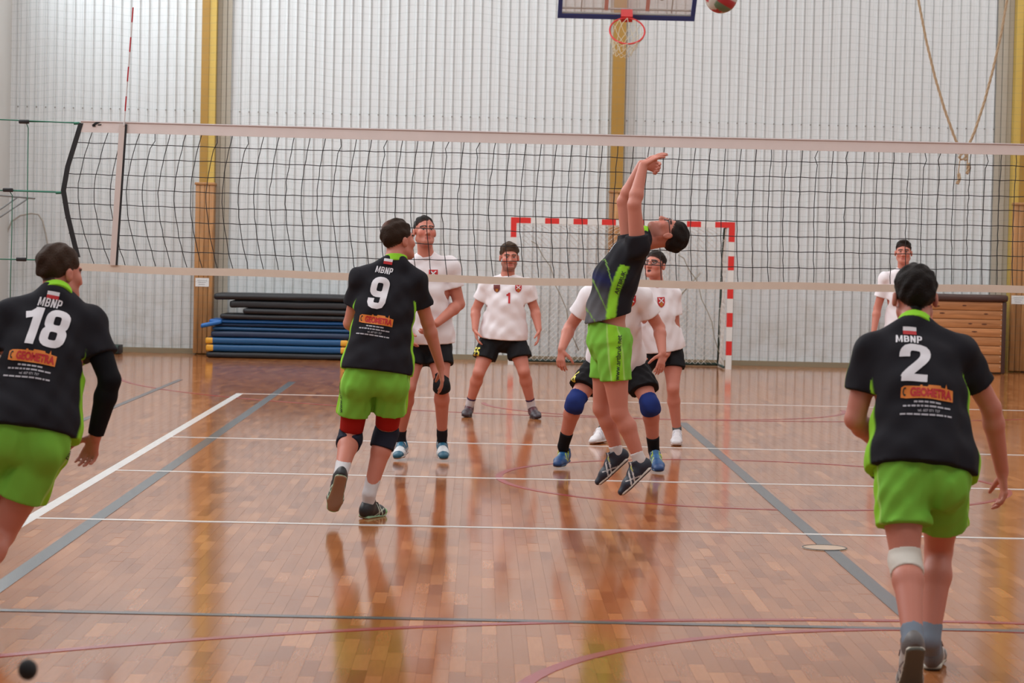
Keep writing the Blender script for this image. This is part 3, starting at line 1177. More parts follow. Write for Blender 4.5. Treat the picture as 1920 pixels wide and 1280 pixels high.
rbox('back_panel', (vb0, 17.64, .01), (vb1-.02, 17.67, vz), .006, M_PINE, box)
rbox('padded_top', (vb0-.06, 17.18, vz), (vb1+.055, 17.71, vz+.10), .035, M_LEA, box, cuts=4, noise=.002)
st_ = MB()
for k in range(14):
    st_.tube([(vb1-.035, 17.212, .1+k*.075), (vb1-.035, 17.222, .1+k*.075)], .006, 6)
o = st_.build('stud_row', mat('pale_studs', (.7, .62, .5), rough=.4), box)
o['kind'] = 'stuff'

# ================================================================== wall bracket and hose at the left
wbk = empty('wall_bracket', 'grey tubular bracket sticking out of the left side wall', 'bracket', at(-40, 385, 13.0))
m_ = MB()
BY = 13.0
m_.tube([at(-150, 357, BY), at(-60, 361, BY), at(66, 372, BY)], .011, 8)
m_.build('arm', mat('grey_bracket', (.16, .17, .17), rough=.4, metal=.3), wbk, smooth=True)
for q in ((-140, 490, 34, 369), (-140, 500, 54, 371)):
    m_ = MB()
    m_.tube([at(q[0], q[1], BY), at(q[2], q[3], BY)], .010, 8)
    m_.build('brace', MATS['grey_bracket'], wbk, smooth=True)
hs = MB()
hs.tube([at(x, y, WALL_Y-.1) for x, y in ((3, 470), (12, 438), (22, 415), (38, 404), (58, 400), (72, 402), (80, 414), (86, 440), (93, 480), (96, 520), (98, 600), (98, 655))], .013, 6)
o = hs.build('hanging_cable', mat('grey_cable', (.36, .33, .29), rough=.7), smooth=True)
tag(o, 'thin grey cable looping over the lower left of the ribbed wall', 'cable')

# ================================================================== dark knob on a stand close to the camera
kc = at(52, 1255, -12.2)
kn = empty('marker_stick', 'small dark round tipped stick close to the camera at the lower left corner', 'stick', (kc[0], kc[1], 0))
bm = bmesh.new()
bmesh.ops.create_uvsphere(bm, u_segments=20, v_segments=14, radius=.019)
for v in bm.verts:
    v.co.z *= 1.1
    v.co += Vector(kc)
me = bpy.data.meshes.new('tip')
bm.to_mesh(me)
bm.free()
link('tip', me, mat('black_rubber', (.008, .008, .009), rough=.7), kn)
m_ = MB()
m_.tube([(kc[0], kc[1], .0), (kc[0], kc[1], kc[2]-.04)], .004, 8)
m_.tube([(kc[0], kc[1], 0), (kc[0], kc[1], .015)], .06, 16)
m_.build('rod', mat('brown_rod', (.3, .14, .07), rough=.5), kn)


# ================================================================== people: implicit bodies turned into one surface each
def V3(*a):
    return np.array(a, float)


def nrm(v):
    v = np.asarray(v, float)
    return v/(np.linalg.norm(v)+1e-12)


class Field:
    def __init__(s, lo, hi, h):
        s.h = h
        s.o = np.asarray(lo, float)-2*h
        s.n = np.ceil((np.asarray(hi, float)+2*h-s.o)/h).astype(int)+1
        s.D = np.full(tuple(s.n), .5, np.float32)

    def win(s, lo, hi):
        i0 = np.clip(np.floor((lo-s.o)/s.h).astype(int), 0, s.n-1)
        i1 = np.clip(np.ceil((hi-s.o)/s.h).astype(int)+1, 1, s.n)
        if np.any(i1 <= i0):
            return None
        sl = tuple(slice(a, b) for a, b in zip(i0, i1))
        ax = [(s.o[k]+s.h*np.arange(i0[k], i1[k])).astype(np.float32) for k in range(3)]
        return sl, ax[0][:, None, None], ax[1][None, :, None], ax[2][None, None, :]

    def put(s, sl, d, k, sub=False):
        A = s.D[sl]
        if sub:
            d = -d
            if k > 0:
                hh = np.maximum(k-np.abs(A-d), 0)/k
                s.D[sl] = np.maximum(A, d)+hh*hh*k*.25
            else:
                s.D[sl] = np.maximum(A, d)
        elif k > 0:
            hh = np.maximum(k-np.abs(A-d), 0)/k
            s.D[sl] = np.minimum(A, d)-hh*hh*k*.25
        else:
            s.D[sl] = np.minimum(A, d)

    def cone(s, a, b, ra, rb, k=.02, sub=False):
        a, b = np.asarray(a, float), np.asarray(b, float)
        pad = max(ra, rb)+k+3*s.h
        w = s.win(np.minimum(a, b)-pad, np.maximum(a, b)+pad)
        if w is None:
            return
        sl, X, Y, Z = w
        ab = b-a
        L2 = float(ab@ab)+1e-12
        t = np.clip(((X-a[0])*ab[0]+(Y-a[1])*ab[1]+(Z-a[2])*ab[2])/L2, 0, 1)
        d = np.sqrt((X-a[0]-t*ab[0])**2+(Y-a[1]-t*ab[1])**2+(Z-a[2]-t*ab[2])**2)-(ra+t*(rb-ra))
        s.put(sl, d.astype(np.float32), k, sub)

    def ecap(s, a, b, la, wa, da, wb, db, k=.02, lb=None, sub=False):
        """tapered tube with an elliptical section, w across along la, d in depth"""
        a, b, la = np.asarray(a, float), np.asarray(b, float), nrm(la)
        lb = la if lb is None else nrm(lb)
        pad = max(wa, da, wb, db)+k+3*s.h
        w_ = s.win(np.minimum(a, b)-pad, np.maximum(a, b)+pad)
        if w_ is None:
            return
        sl, X, Y, Z = w_
        ab = b-a
        L2 = float(ab@ab)+1e-12
        t = np.clip(((X-a[0])*ab[0]+(Y-a[1])*ab[1]+(Z-a[2])*ab[2])/L2, 0, 1)
        qx, qy, qz = X-a[0]-t*ab[0], Y-a[1]-t*ab[1], Z-a[2]-t*ab[2]
        u = qx*(la[0]+t*(lb[0]-la[0]))+qy*(la[1]+t*(lb[1]-la[1]))+qz*(la[2]+t*(lb[2]-la[2]))
        r2 = np.maximum(qx*qx+qy*qy+qz*qz-u*u, 0)
        w, dd = wa+t*(wb-wa), da+t*(db-da)
        k0 = np.sqrt((u/w)**2+r2/dd**2)
        k1 = np.sqrt((u/w**2)**2+r2/dd**4)
        d = k0*(k0-1)/np.maximum(k1, 1e-4)
        s.put(sl, d.astype(np.float32), k, sub)

    def ell(s, c, A, r, k=.01, sub=False):
        c, A, r = np.asarray(c, float), np.asarray(A, float), np.asarray(r, float)
        pad = max(r)+k+3*s.h
        w_ = s.win(c-pad, c+pad)
        if w_ is None:
            return
        sl, X, Y, Z = w_
        k0 = k1 = 0
        for i in range(3):
            q = (X-c[0])*A[i][0]+(Y-c[1])*A[i][1]+(Z-c[2])*A[i][2]
            k0 = k0+(q/r[i])**2
            k1 = k1+(q/r[i]**2)**2
        k0, k1 = np.sqrt(k0), np.sqrt(k1)
        d = k0*(k0-1)/np.maximum(k1, 1e-4)
        s.put(sl, d.astype(np.float32), k, sub)

    def cut(s, c, n, R):
        """take away what lies beyond the plane (c, n) within R of c"""
        c, n = np.asarray(c, float), nrm(n)
        w_ = s.win(c-R, c+R)
        if w_ is None:
            return
        sl, X, Y, Z = w_
        pl = (X-c[0])*n[0]+(Y-c[1])*n[1]+(Z-c[2])*n[2]
        ball = R-np.sqrt((X-c[0])**2+(Y-c[1])**2+(Z-c[2])**2)
        s.D[sl] = np.maximum(s.D[sl], np.minimum(pl, ball).astype(np.float32))

    def shell(s, t):
        s.D = np.maximum(s.D, -(s.D+t))

    def coords(s):
        return [(s.o[k]+s.h*np.arange(s.n[k])).astype(np.float32) for k in range(3)]

    def wrinkle(s, amp, seed, fr=(14, 14, 9)):
        rg = np.random.default_rng(seed)
        X, Y, Z = s.coords()
        X, Y, Z = X[:, None, None], Y[None, :, None], Z[None, None, :]
        tot = 0
        for q in range(4):
            f_ = np.array(fr)*(.7+.9*rg.random(3))*rg.choice([-1, 1], 3)
            p = rg.random()*6.28
            tot = tot+np.sin(f_[0]*X+f_[1]*Y+f_[2]*Z+p+1.2*np.sin(6*Z+5*X+p*2))
        s.D = s.D+(amp*.5*tot).astype(np.float32)

    def mesh(s):
        D = s.D
        S = (D < 0)
        c = S[:-1, :-1, :-1].astype(np.uint8)
        for (i, j, k) in ((1, 0, 0), (0, 1, 0), (0, 0, 1), (1, 1, 0), (1, 0, 1), (0, 1, 1), (1, 1, 1)):
            n0, n1, n2 = D.shape
            c = c+S[i:n0-1+i, j:n1-1+j, k:n2-1+k]
        act = (c > 0) & (c < 8)
        I = np.argwhere(act)
        idx = np.full(act.shape, -1, np.int32)
        idx[act] = np.arange(len(I))
        cv = {}
        for i in (0, 1):
            for j in (0, 1):
                for k in (0, 1):
                    cv[i, j, k] = D[I[:, 0]+i, I[:, 1]+j, I[:, 2]+k]
        P = np.zeros((len(I), 3))
        C = np.zeros(len(I))
        keys = list(cv)
        for a in keys:
            for ax in range(3):
                if a[ax] == 0:
                    b = tuple(1 if q == ax else a[q] for q in range(3))
                    va, vb = cv[a], cv[b]
                    m = (va < 0) != (vb < 0)
                    t = va[m]/(va[m]-vb[m])
                    pt = np.tile(np.array(a, float), (m.sum(), 1))
                    pt[:, ax] += t
                    P[m] += pt
                    C[m] += 1
        V = s.o+s.h*(I+P/C[:, None])
        Fs = []
        for ax in range(3):
            sa = [slice(None)]*3
            sb = [slice(None)]*3
            sa[ax] = slice(0, -1)
            sb[ax] = slice(1, None)
            A, B = S[tuple(sa)], S[tuple(sb)]
            E = np.argwhere(A != B)
            u, v = (ax+1) % 3, (ax+2) % 3
            ok = (E[:, u] > 0) & (E[:, v] > 0) & (E[:, u] < D.shape[u]-1) & (E[:, v] < D.shape[v]-1)
            E = E[ok]
            q = []
            for du, dv in ((-1, -1), (0, -1), (0, 0), (-1, 0)):
                e = E.copy()
                e[:, u] += du
                e[:, v] += dv
                q.append(idx[e[:, 0], e[:, 1], e[:, 2]])
            q = np.stack(q, 1)
            ins = A[E[:, 0], E[:, 1], E[:, 2]]
            q[~ins] = q[~ins][:, ::-1]
            Fs.append(q)
        return V, np.concatenate(Fs, 0)


def relax(V, Fq, it=1, lam=.5):
    """light smoothing of the surface"""
    n = len(V)
    e = np.concatenate([Fq[:, [i, (i+1) % 4]] for i in range(4)])
    for _ in range(it):
        acc = np.zeros((n, 3))
        cnt = np.bincount(e[:, 0], minlength=n)+np.bincount(e[:, 1], minlength=n)
        for ax in range(3):
            acc[:, ax] = np.bincount(e[:, 0], V[e[:, 1], ax], n)+np.bincount(e[:, 1], V[e[:, 0], ax], n)
        V = V+lam*(acc/np.maximum(cnt, 1)[:, None]-V)
    return V


M_SKIN = mat('skin', rough=.48, attr=True, spec=.4)
M_CLOTH = mat('sports_fabric', rough=.8, attr=True, spec=.15, bump=.06, bscale=350)
M_HAIR = mat('hair', rough=.7, attr=True, bump=.5, bscale=120, spec=.15)
M_SHOE = mat('shoe_upper', rough=.5, attr=True, bump=.1, bscale=150)
M_SOCKM = {}
M_WPRINT = mat('white_print', (.72, .70, .74), rough=.6)
M_OPRINT = mat('orange_print', (.75, .22, .03), rough=.6)
M_RPRINT = mat('red_print', (.50, .015, .02), rough=.6)
M_DPRINT = mat('dark_print', (.015, .02, .012), rough=.6)
M_YPRINT = mat('yellow_print', (.70, .62, .08), rough=.6)
M_GLASS = mat('black_spectacle_frame', (.01, .01, .012), rough=.3)

SKIN = (.53, .195, .138)
NAVY = (.0145, .0140, .0185)
LIME = (.27, .62, .035)
GREEN = (.17, .43, .048)


def frame(F, U):
    F = nrm(F)
    U = nrm(np.asarray(U, float)-F*np.dot(F, U))
    Rr = np.cross(F, U)         # the head's own right
    return Rr, F, U


def hand(fd, W, tip, n, th, s=1.0, curl=.35, k=.006):
    """palm, four fingers and a thumb; n is the palm's facing, th the thumb's side"""
    d = nrm(tip-W)
    n = nrm(n-d*np.dot(n, d))
    sd = np.cross(d, n)
    if np.dot(sd, th) < 0:
        sd = -sd
    fd.ecap(W+d*.018*s, W+d*.082*s, sd, .027*s, .018*s, .039*s, .0135*s, k=.012)
    for i, (off, ln) in enumerate(((.031, .068), (.0105, .077), (-.0105, .071), (-.031, .055))):
        p = W+d*(.088-.006*(i == 3))*s+sd*off*s
        ang = .15*curl
        dirf = nrm(d+sd*(off*2.6))
        for j, fr in enumerate((.46, .30, .24)):
            ang += curl*(.55 if j == 0 else .75)*(1+.12*i)
            v = dirf*math.cos(ang)+n*math.sin(ang)
            q = p+v*ln*fr*s*1.08
            fd.cone(p, q, (.0098-.0009*j)*s, (.0090-.0009*j)*s, k=k if j == 0 else .004)
            p = q
    p = W+d*.026*s+sd*.026*s
    for j, (ln, a) in enumerate(((.042, 0), (.034, .22), (.028, .42))):
        v = nrm(d*(.62+.3*a)+sd*(.72-a)+n*(.30+a*.5))
        q = p+v*ln*s
        fd.cone(p, q, (.0145-.002*j)*s, (.0120-.0016*j)*s, k=.010 if j == 0 else .004)
        p = q


PEOPLE = {}


def person(key, label, Yb, face, hips, sh, neck, head, F, elb, wri, tip, kne, ank, heel, toe,
           U=(0, 0, 1), waist=None, g=1.0, arm=1.0, leg=1.0, h=.0065, hg=.0070, skin=SKIN, hair=None, shirt=None, shorts=None,
           socks=None, shoes=None, pads=None, extra=None, curls=(.35, .35), palm=None, beard=0.0, mouth=0.0, thumb=None, hs=1.0):
    def J(p):
        if p[2] is None:
            return fl(p[0], p[1], p[3])
        return at(p[0], p[1], Yb+p[2])
    hips, sh, elb, wri, tip, kne, ank, heel, toe = [[J(p) for p in q] for q in (hips, sh, elb, wri, tip, kne, ank, heel, toe)]
    neck, head = J(neck), J(head)
    H0 = .5*(hips[0]+hips[1])
    S0 = .5*(sh[0]+sh[1])
    lat0, lat1 = nrm(hips[1]-hips[0]), nrm(sh[1]-sh[0])
    up = nrm(S0-H0)
    mid = .5*(H0+S0) if waist is None else J(waist)

    def spine(t):
        if t < 0:
            return H0+(mid-H0)*2*t
        if t > 1:
            return S0+(neck-S0)*(t-1)/.15
        c = 2*mid-.5*(H0+S0)
        return (1-t)**2*H0+2*t*(1-t)*c+t*t*S0

    def lat(t):
        return nrm(lat0+(lat1-lat0)*min(max(t, 0), 1))
    front = nrm(np.cross(lat(.5), up))*face
    Rr, Fh, Uh = frame(F, U)
    A = np.stack([Rr, Fh, Uh])
    base = V3(H0[0], H0[1], 0)
    root = empty('person', label, 'person', base)

    allp = np.array(hips+sh+elb+wri+tip+kne+ank+heel+toe+[neck, head])
    lo, hi = allp.min(0)-.22, allp.max(0)+.22
    lo[2] = max(lo[2], -.03)
    # ---------------- body
    fd = Field(lo, hi, h)
    secs = [(-.04, .115, .088), (.10, .148, .104), (.38, .143, .102), (.66, .160, .116), (.90, .150, .092)]
    for (t0, w0, d0), (t1, w1, d1) in zip(secs[:-1], secs[1:]):
        fd.ecap(spine(t0), spine(t1), lat(t0), w0*g, d0*g, w1*g, d1*g, k=.04, lb=lat(t1))
    nb = head-Uh*.055*hs-Fh*.022*hs
    for i in (0, 1):
        fd.cone(spine(.88)+.35*(sh[i]-S0), sh[i], .075*g, .056*g*arm, k=.05)
        fd.cone(neck-up*.01, sh[i]+up*.005, .045*g, .038*g, k=.05)
        fd.cone(sh[i], elb[i], .053*arm, .041*arm, k=.02)
        el = elb[i]+(wri[i]-elb[i])*.25
        fd.cone(elb[i], el, .040*arm, .043*arm, k=.015)
        fd.cone(el, wri[i], .043*arm, .0275*arm, k=.015)
        n_ = (palm[i] if palm else (lat(.5) if i == 0 else -lat(.5)))
        hand(fd, wri[i], tip[i], np.asarray(n_, float), front if thumb is None else np.asarray(thumb[i], float), s=1.0, curl=curls[i])
        fd.cone(hips[i], hips[i]+(kne[i]-hips[i])*.45, .076*leg, .079*leg, k=.03)
        fd.cone(hips[i]+(kne[i]-hips[i])*.45, kne[i], .080*leg, .054*leg, k=.02)
        fd.cone(hips[i]-front*.035+up*.0, hips[i]-front*.025-up*.06, .070*leg, .070*leg, k=.03)
        ax = nrm(ank[i]-kne[i])
        bk = -front-ax*np.dot(-front, ax)
        cf = kne[i]+(ank[i]-kne[i])*.30+bk*.016
        fd.cone(kne[i], cf, .052*leg, .056*leg, k=.02)
        fd.cone(cf, ank[i], .056*leg, .035*leg, k=.02)
        ft = toe[i]-heel[i]
        su = nrm((ank[i]-heel[i])-nrm(ft)*np.dot(ank[i]-heel[i], nrm(ft)))
        fl_ = nrm(ft)*.285
        fd.cone(ank[i], heel[i]+fl_*.18+su*.050, .034, .028, k=.010)
        fd.cone(heel[i]+fl_*.18+su*.050, heel[i]+fl_*.66+su*.036, .028, .016, k=.010)
    # neck and head
    fd.cone(neck-up*.03, nb, .062*g, .056*hs, k=.03)

    def HP_(x, y, z):
        return head+hs*(Rr*x+Fh*y+Uh*z)
    fd.ell(HP_(0, -.014, .034), A, np.array([.074, .094, .087])*hs, k=.02)
    fd.ell(HP_(0, .028, -.028), A, np.array([.061, .062, .082])*hs, k=.03)
    fd.ell(HP_(0, .036, -.074), A, np.array([.047, .048, .038])*hs, k=.025)
    fd.cone(HP_(-.014, .070, -.099), HP_(.014, .070, -.099), .020*hs, .020*hs, k=.02)
    for s_ in (-1, 1):
        fd.cone(HP_(s_*.052, -.004, -.058), HP_(s_*.026, .058, -.094), .020*hs, .018*hs, k=.025)
        fd.ell(HP_(s_*.043, .060, -.026), A, np.array([.022, .020, .022])*hs, k=.025)
        fd.ell(HP_(s_*.032, .096, .0), A, np.array([.015, .013, .010])*hs, k=.012, sub=True)
        fd.ell(HP_(s_*.0315, .074, .0), A, np.array([.0135, .0135, .0115])*hs, k=.003)
        fd.cone(HP_(s_*.012, .088, .021), HP_(s_*.046, .074, .022), .010*hs, .008*hs, k=.012)
        fd.ell(HP_(s_*.082, -.010, -.010), A, np.array([.0115, .020, .031])*hs, k=.006)
        fd.ell(HP_(s_*.095, -.006, -.004), A, np.array([.007, .011, .017])*hs, k=.004, sub=True)
        fd.ell(HP_(s_*.013, .099, -.041), A, np.array([.009, .011, .008])*hs, k=.008)
    fd.cone(HP_(0, .086, .014), HP_(0, .108, -.034), .0085*hs, .0125*hs, k=.012)
    fd.cone(HP_(-.015, .081, -.0645), HP_(.015, .081, -.0645), .0075*hs, .0075*hs, k=.008)
    fd.cone(HP_(-.012, .081, -.0755), HP_(.012, .081, -.0755), .0080*hs, .0080*hs, k=.008)
    if mouth:
        fd.ell(HP_(0, .096, -.071), A, np.array([.017, .016, .008+.008*mouth])*hs, k=.004, sub=True)
    Vb, Fb = fd.mesh()
    Vb = relax(Vb, Fb, 1, .35)
    col = np.tile(np.array(skin), (len(Vb), 1))
    loc = ((Vb-head)@A.T)/hs
    x, y, z = loc.T
    isH = (np.abs(x) < .1) & (np.abs(y) < .14) & (z > -.13) & (z < .15)
    hc = np.array(hair['col'] if hair else (.03, .02, .015))
    f_ = isH & (y > .05)
    lip = f_ & ((x/.024)**2+((z+.070)/.0105)**2 < 1) & (y > .076)
    col[lip] = np.array(skin)*(.80, .52, .56)
    if mouth:
        col[f_ & ((x/.0165)**2+((z+.071)/(.007+.006*mouth))**2 < 1)] = (.07, .018, .016)
    for s_ in (-1, 1):
        brow = f_ & (np.abs(x*s_-.031) < .022) & (np.abs(z-.020-.004*np.sin((x*s_-.01)*80)) < .0058)
        col[brow] = hc*1.2+.008
        eye = f_ & (((x*s_-.0315)/.0140)**2+(z/.0066)**2 < 1)
        col[eye] = (.42, .36, .34)
        iris = f_ & (((x*s_-.0315)/.0070)**2+(z/.0072)**2 < 1)
        col[iris] = (.025, .018, .014)
        lid = f_ & (np.abs(x*s_-.0315) < .016) & (z > .0050) & (z < .0105)
        col[lid] = np.array(skin)*.28
    cheek = f_ & (np.abs(np.abs(x)-.042) < .02) & (np.abs(z+.03) < .02)
    col[cheek] = col[cheek]*(1.05, .9, .9)
    if beard:
        bd = isH & (z < -.035) & (y > -.005) & ~lip & ((z < -.088) | (np.abs(x) > .034) | ((z > -.058) & (z < -.047) & (np.abs(x) < .03)))
        soft = np.clip((-.030-z)/.03, .25, 1)[:, None]*beard
        col[bd] = col[bd]*(1-soft[bd])+hc*soft[bd]
    if hair:
        hz = hair.get('a', .0)+hair.get('b', .62)*y
        col[isH & (z > hz+.010) & (y < .060) & (np.abs(x) < .0765)] = hc
    body = link('body', raw('body', Vb, Fb, cols=col), M_SKIN, root)

    # ---------------- hair
    if hair:
        fh = Field(head-.17*hs, head+.17*hs, .0052)
        th = hair.get('t', .012)
        fh.ell(HP_(0, -.014, .034), A, np.array([.074, .094, .087])*hs, k=0)
        fh.D[fh.D > .45] = .06
        X, Y, Z = fh.coords()
        X, Y, Z = X[:, None, None]-head[0], Y[None, :, None]-head[1], Z[None, None, :]-head[2]
        lx, ly, lz = [(X*a_[0]+Y*a_[1]+Z*a_[2])/hs for a_ in A]
        edge = lz-(hair.get('a', .0)+hair.get('b', .62)*ly)
        fe = hair.get('front', .082)+.25*(lz-.06)-np.abs(lx)*.35-ly
        tp = np.clip(np.minimum(edge/.05, fe/.022+.25), 0, 1)
        side_ = np.clip(np.abs(lx)/.075, 0, 1)**2*np.clip(1-(lz-.03)/.06, 0, 1)
        fh.D = fh.D-(th*hs*(tp**.6)*(1-side_*(1-hair.get('side', .55)))-.0015).astype(np.float32)
        if hair.get('quiff'):
            fh.ell(HP_(0, .048, .108), A, np.array([.045, .036, .016])*hs, k=.02)
        fh.wrinkle(hair.get('amp', .003), 11+len(PEOPLE), (60, 60, 60))
        ncut = -Uh+Fh*hair.get('b', .62)
        fh.cut(HP_(0, 0, hair.get('a', .0)), ncut, .4)
        for s_ in (-1, 1):
            fh.ell(HP_(s_*.088, .0, -.010), A, np.array([.017, .024, .034])*hs, k=.004, sub=True)
            fh.cut(HP_(s_*.05, .052, .02), nrm(Fh*.9+Rr*s_*.35-Uh*.45), .05)
        Vh, Fq = fh.mesh()
        Vh = relax(Vh, Fq, 1, .3)
        lc = ((Vh-head)@A.T)/hs
        ch = np.tile(hc, (len(Vh), 1))
        fade = np.clip((lc[:, 2]-hz_fade(hair, lc[:, 1]))/.03, 0, 1)[:, None]
        ch = ch*fade+(ch*.85+np.array(skin)*.10)*(1-fade)
        if hair.get('bald'):
            bx, by, bz, br_ = hair['bald']
            dd = np.linalg.norm(lc-np.array([bx, by, bz]), axis=1)
            q = np.clip(1-dd/br_, 0, 1)[:, None]*.4
            ch = ch*(1-q)+np.array(skin)*.6*q
        link('hair', raw('hair', Vh, Fq, cols=ch), M_HAIR, root)

    # ---------------- shirt
    out = dict(root=root, head=head, A=A, spine=spine, lat=lat, front=front, up=up, hips=hips, kne=kne, ank=ank, HP=HP_, hs=hs, sh=sh, elb=elb, wri=wri)
    if shirt:
        e0, e1 = shirt.get('ease', (.020, .044))
        hem = shirt.get('hem', -.02)
        fs = Field(lo, hi, hg)
        sec2 = [(hem-.10, .165, .120, e1), (.12, .160, .113, e1), (.38, .146, .106, (e0+e1)/2), (.66, .160, .117, e0), (.90, .150, .094, e0*.8)]
        for (t0, w0, d0, a0), (t1, w1, d1, a1) in zip(sec2[:-1], sec2[1:]):
            fs.ecap(spine(t0), spine(t1), lat(t0), w0*g+a0, d0*g+a0, w1*g+a1, d1*g+a1, k=.04, lb=lat(t1))
        slv = shirt.get('sleeve', .62)
        sr = shirt.get('sr', .022)
        for i in (0, 1):
            fs.cone(spine(.88)+.35*(sh[i]-S0), sh[i], .075*g+.014, .056*g*arm+.014, k=.05)
            fs.cone(neck-up*.016, sh[i]+up*.004, .047*g+.014, .040*g+.016, k=.05)
            e_ = sh[i]+(elb[i]-sh[i])*(slv+.12)
            fs.cone(sh[i], e_, .053*arm+.014, .047*arm+sr+.004, k=.03)
        fs.wrinkle(shirt.get('wr', .0042), 31+len(PEOPLE), shirt.get('wf', (34, 34, 30)))
        for i in (0, 1):
            ad = nrm(elb[i]-sh[i])
            fs.cut(sh[i]+(elb[i]-sh[i])*slv, ad, .125)
        fs.cut(spine(hem)-front*.0, nrm(-nrm(spine(.15)-spine(-.05))+front*shirt.get('hemtilt', 0)+lat0*shirt.get('hemroll', 0)), .46)
        nd = nrm(nb-neck)
        Vs, Fq = fs.mesh()
        Vs = relax(Vs, Fq, 2, .45)
        cs = shirt['color'](Vs, out) if callable(shirt['color']) else np.tile(np.array(shirt['color']), (len(Vs), 1))
        so = link('shirt', raw('shirt', Vs, Fq, cols=cs), M_CLOTH, root)
        out['shirt'] = so
        out['shirt_bvh'] = BVHTree.FromPolygons([tuple(v) for v in Vs], [tuple(int(i) for i in f) for f in Fq])
        # collar
        fc = Field(neck-.16, neck+.16, .0055)
        cc = neck+nd*.006+front*.004
        fc.cone(cc-nd*.05, cc+nd*.05, .076*g, .066*g, k=0)
        fc.cut(cc+nd*(shirt.get('ch', .024)), nd, .2)
        fc.cut(cc-nd*.030, -nd, .2)
        Vc, Fq = fc.mesh()
        Vc = relax(Vc, Fq, 2, .4)
        link('collar', raw('collar', Vc, Fq, cols=np.tile(np.array(shirt['collar']), (len(Vc), 1))), M_CLOTH, so)
    # ---------------- shorts
    if shorts:
        fs = Field(lo, hi, hg)
        tw = shorts.get('top', .12)
        e = shorts.get('ease', .018)
        fs.ecap(spine(tw+.06), spine(.04), lat(0), .148*g+e, .108*g+e, .165*g+e, .120*g+e, k=.03)
        fs.ecap(spine(.04), spine(-.02), lat(0), .165*g+e, .122*g+e, .135*g+e, .105*g+e, k=.03)
        fr = shorts.get('len', .66)
        rb = shorts.get('r', .104)
        for i in (0, 1):
            b_ = hips[i]+(kne[i]-hips[i])*(fr+.02)
            fs.cone(hips[i]+(kne[i]-hips[i])*.16, b_, .094*leg+.006, rb, k=.014)
            fs.cone(hips[i]-front*.030+up*.02, hips[i]-front*.030-up*.06, .078*leg+.006, .082*leg+.004, k=.05)
        fs.wrinkle(shorts.get('wr', .0042), 51+len(PEOPLE), (52, 52, 30))
        for i in (0, 1):
            ad = nrm(kne[i]-hips[i])
            fs.cut(hips[i]+(kne[i]-hips[i])*fr, nrm(ad+V3(0, 0, -.35)), .15)
        fs.cut(spine(tw), up, .26)
        if face < 0:
            fs.cone(spine(.02)-front*.160, H0-up*.14-front*.090, .008, .018, k=.03, sub=True)
        Vs, Fq = fs.mesh()
        Vs = relax(Vs, Fq, 2, .45)
        cs = shorts['color'](Vs, out) if callable(shorts['color']) else np.tile(np.array(shorts['color']), (len(Vs), 1))
        so = link('shorts', raw('shorts', Vs, Fq, cols=cs), M_CLOTH, root)
        out['shorts'] = so
        out['shorts_bvh'] = BVHTree.FromPolygons([tuple(v) for v in Vs], [tuple(int(i) for i in f) for f in Fq])
    # ---------------- socks, shoes
    for i in (0, 1):
        ft = nrm(toe[i]-heel[i])
        su = nrm((ank[i]-heel[i])-ft*np.dot(ank[i]-heel[i], ft))
        sd = np.cross(ft, su)
        if socks:
            c_, hgt = socks['col'], socks.get('h', .12)
            shin = nrm(kne[i]-ank[i])
            f2 = Field(ank[i]-.3, ank[i]+.3, .007)
            top = ank[i]+shin*hgt
            f2.cone(heel[i]+ft*.06+su*.05, ank[i], .037, .040*leg, k=.01)
            f2.cone(ank[i], top+shin*.03, .0395*leg, .0415*leg+hgt*.06, k=.01)
            f2.cut(top, shin, .1)
            Vs, Fq = f2.mesh()
            Vs = relax(Vs, Fq, 1, .4)
            cs = np.tile(np.array(c_), (len(Vs), 1))
            if socks.get('band') is not None:
                cs[((Vs-top)@shin) > -.014] = socks['band']
            link('sock', raw('sock', Vs, Fq, cols=cs), M_CLOTH, root)
        if shoes:
            L = shoes.get('L', .295)
            hl = heel[i]
            f2 = Field(hl-.36, hl+.36, .0052)

            def SP(f, u, s_=0.0):
                return hl+ft*f*L+su*u+sd*s_
            f2.ecap(SP(.10, .052), SP(.36, .052), sd, .035, .050, .040, .052, k=.02)
            f2.ecap(SP(.36, .050), SP(.66, .036), sd, .040, .046, .048, .036, k=.02)
            f2.ecap(SP(.66, .036), SP(.89, .028), sd, .048, .034, .037, .023, k=.02)
            f2.cone(SP(.17, .06), SP(.20, .106), .041, .040, k=.02)
            f2.ecap(SP(.30, .092), SP(.27, .118), sd, .024, .010, .022, .008, k=.012)
            f2.cut(SP(.5, .013), -su, .4)
            f2.cut(SP(.12, .106), su-ft*.35, .055)
            f2.cone(SP(.17, .098), SP(.17, .17), .032, .034, k=.004, sub=True)
            Vs, Fq = f2.mesh()
            Vs = relax(Vs, Fq, 1, .4)
            lf, lu, ls = ((Vs-hl)@ft)/L, (Vs-hl)@su, (Vs-hl)@sd
            cs = np.tile(np.array(shoes['col']), (len(Vs), 1))
            if 'toe' in shoes:
                cs[lf > .78] = shoes['toe']
            if 'heelc' in shoes:
                cs[lf < .22] = shoes['heelc']
            if 'tongue' in shoes:
                cs[(lu > .058) & (lf > .22) & (lf < .52)] = shoes['tongue']
            if 'stripe' in shoes:
                b_ = lf+lu*2.2
                st1 = (np.abs(b_-.56) < .020) | (np.abs(b_-.66) < .020) | (np.abs(lu-.036-.12*(lf-.45)) < .0035)
                cs[st1 & (np.abs(ls) > .022) & (lf > .28) & (lf < .66)] = shoes['stripe']
            so = link('shoe', raw('shoe', Vs, Fq, cols=cs), M_SHOE, root)
            f2 = Field(hl-.36, hl+.36, .0052)
            f2.ecap(SP(.09, .012), SP(.36, .013), sd, .037, .018, .037, .016, k=.01)
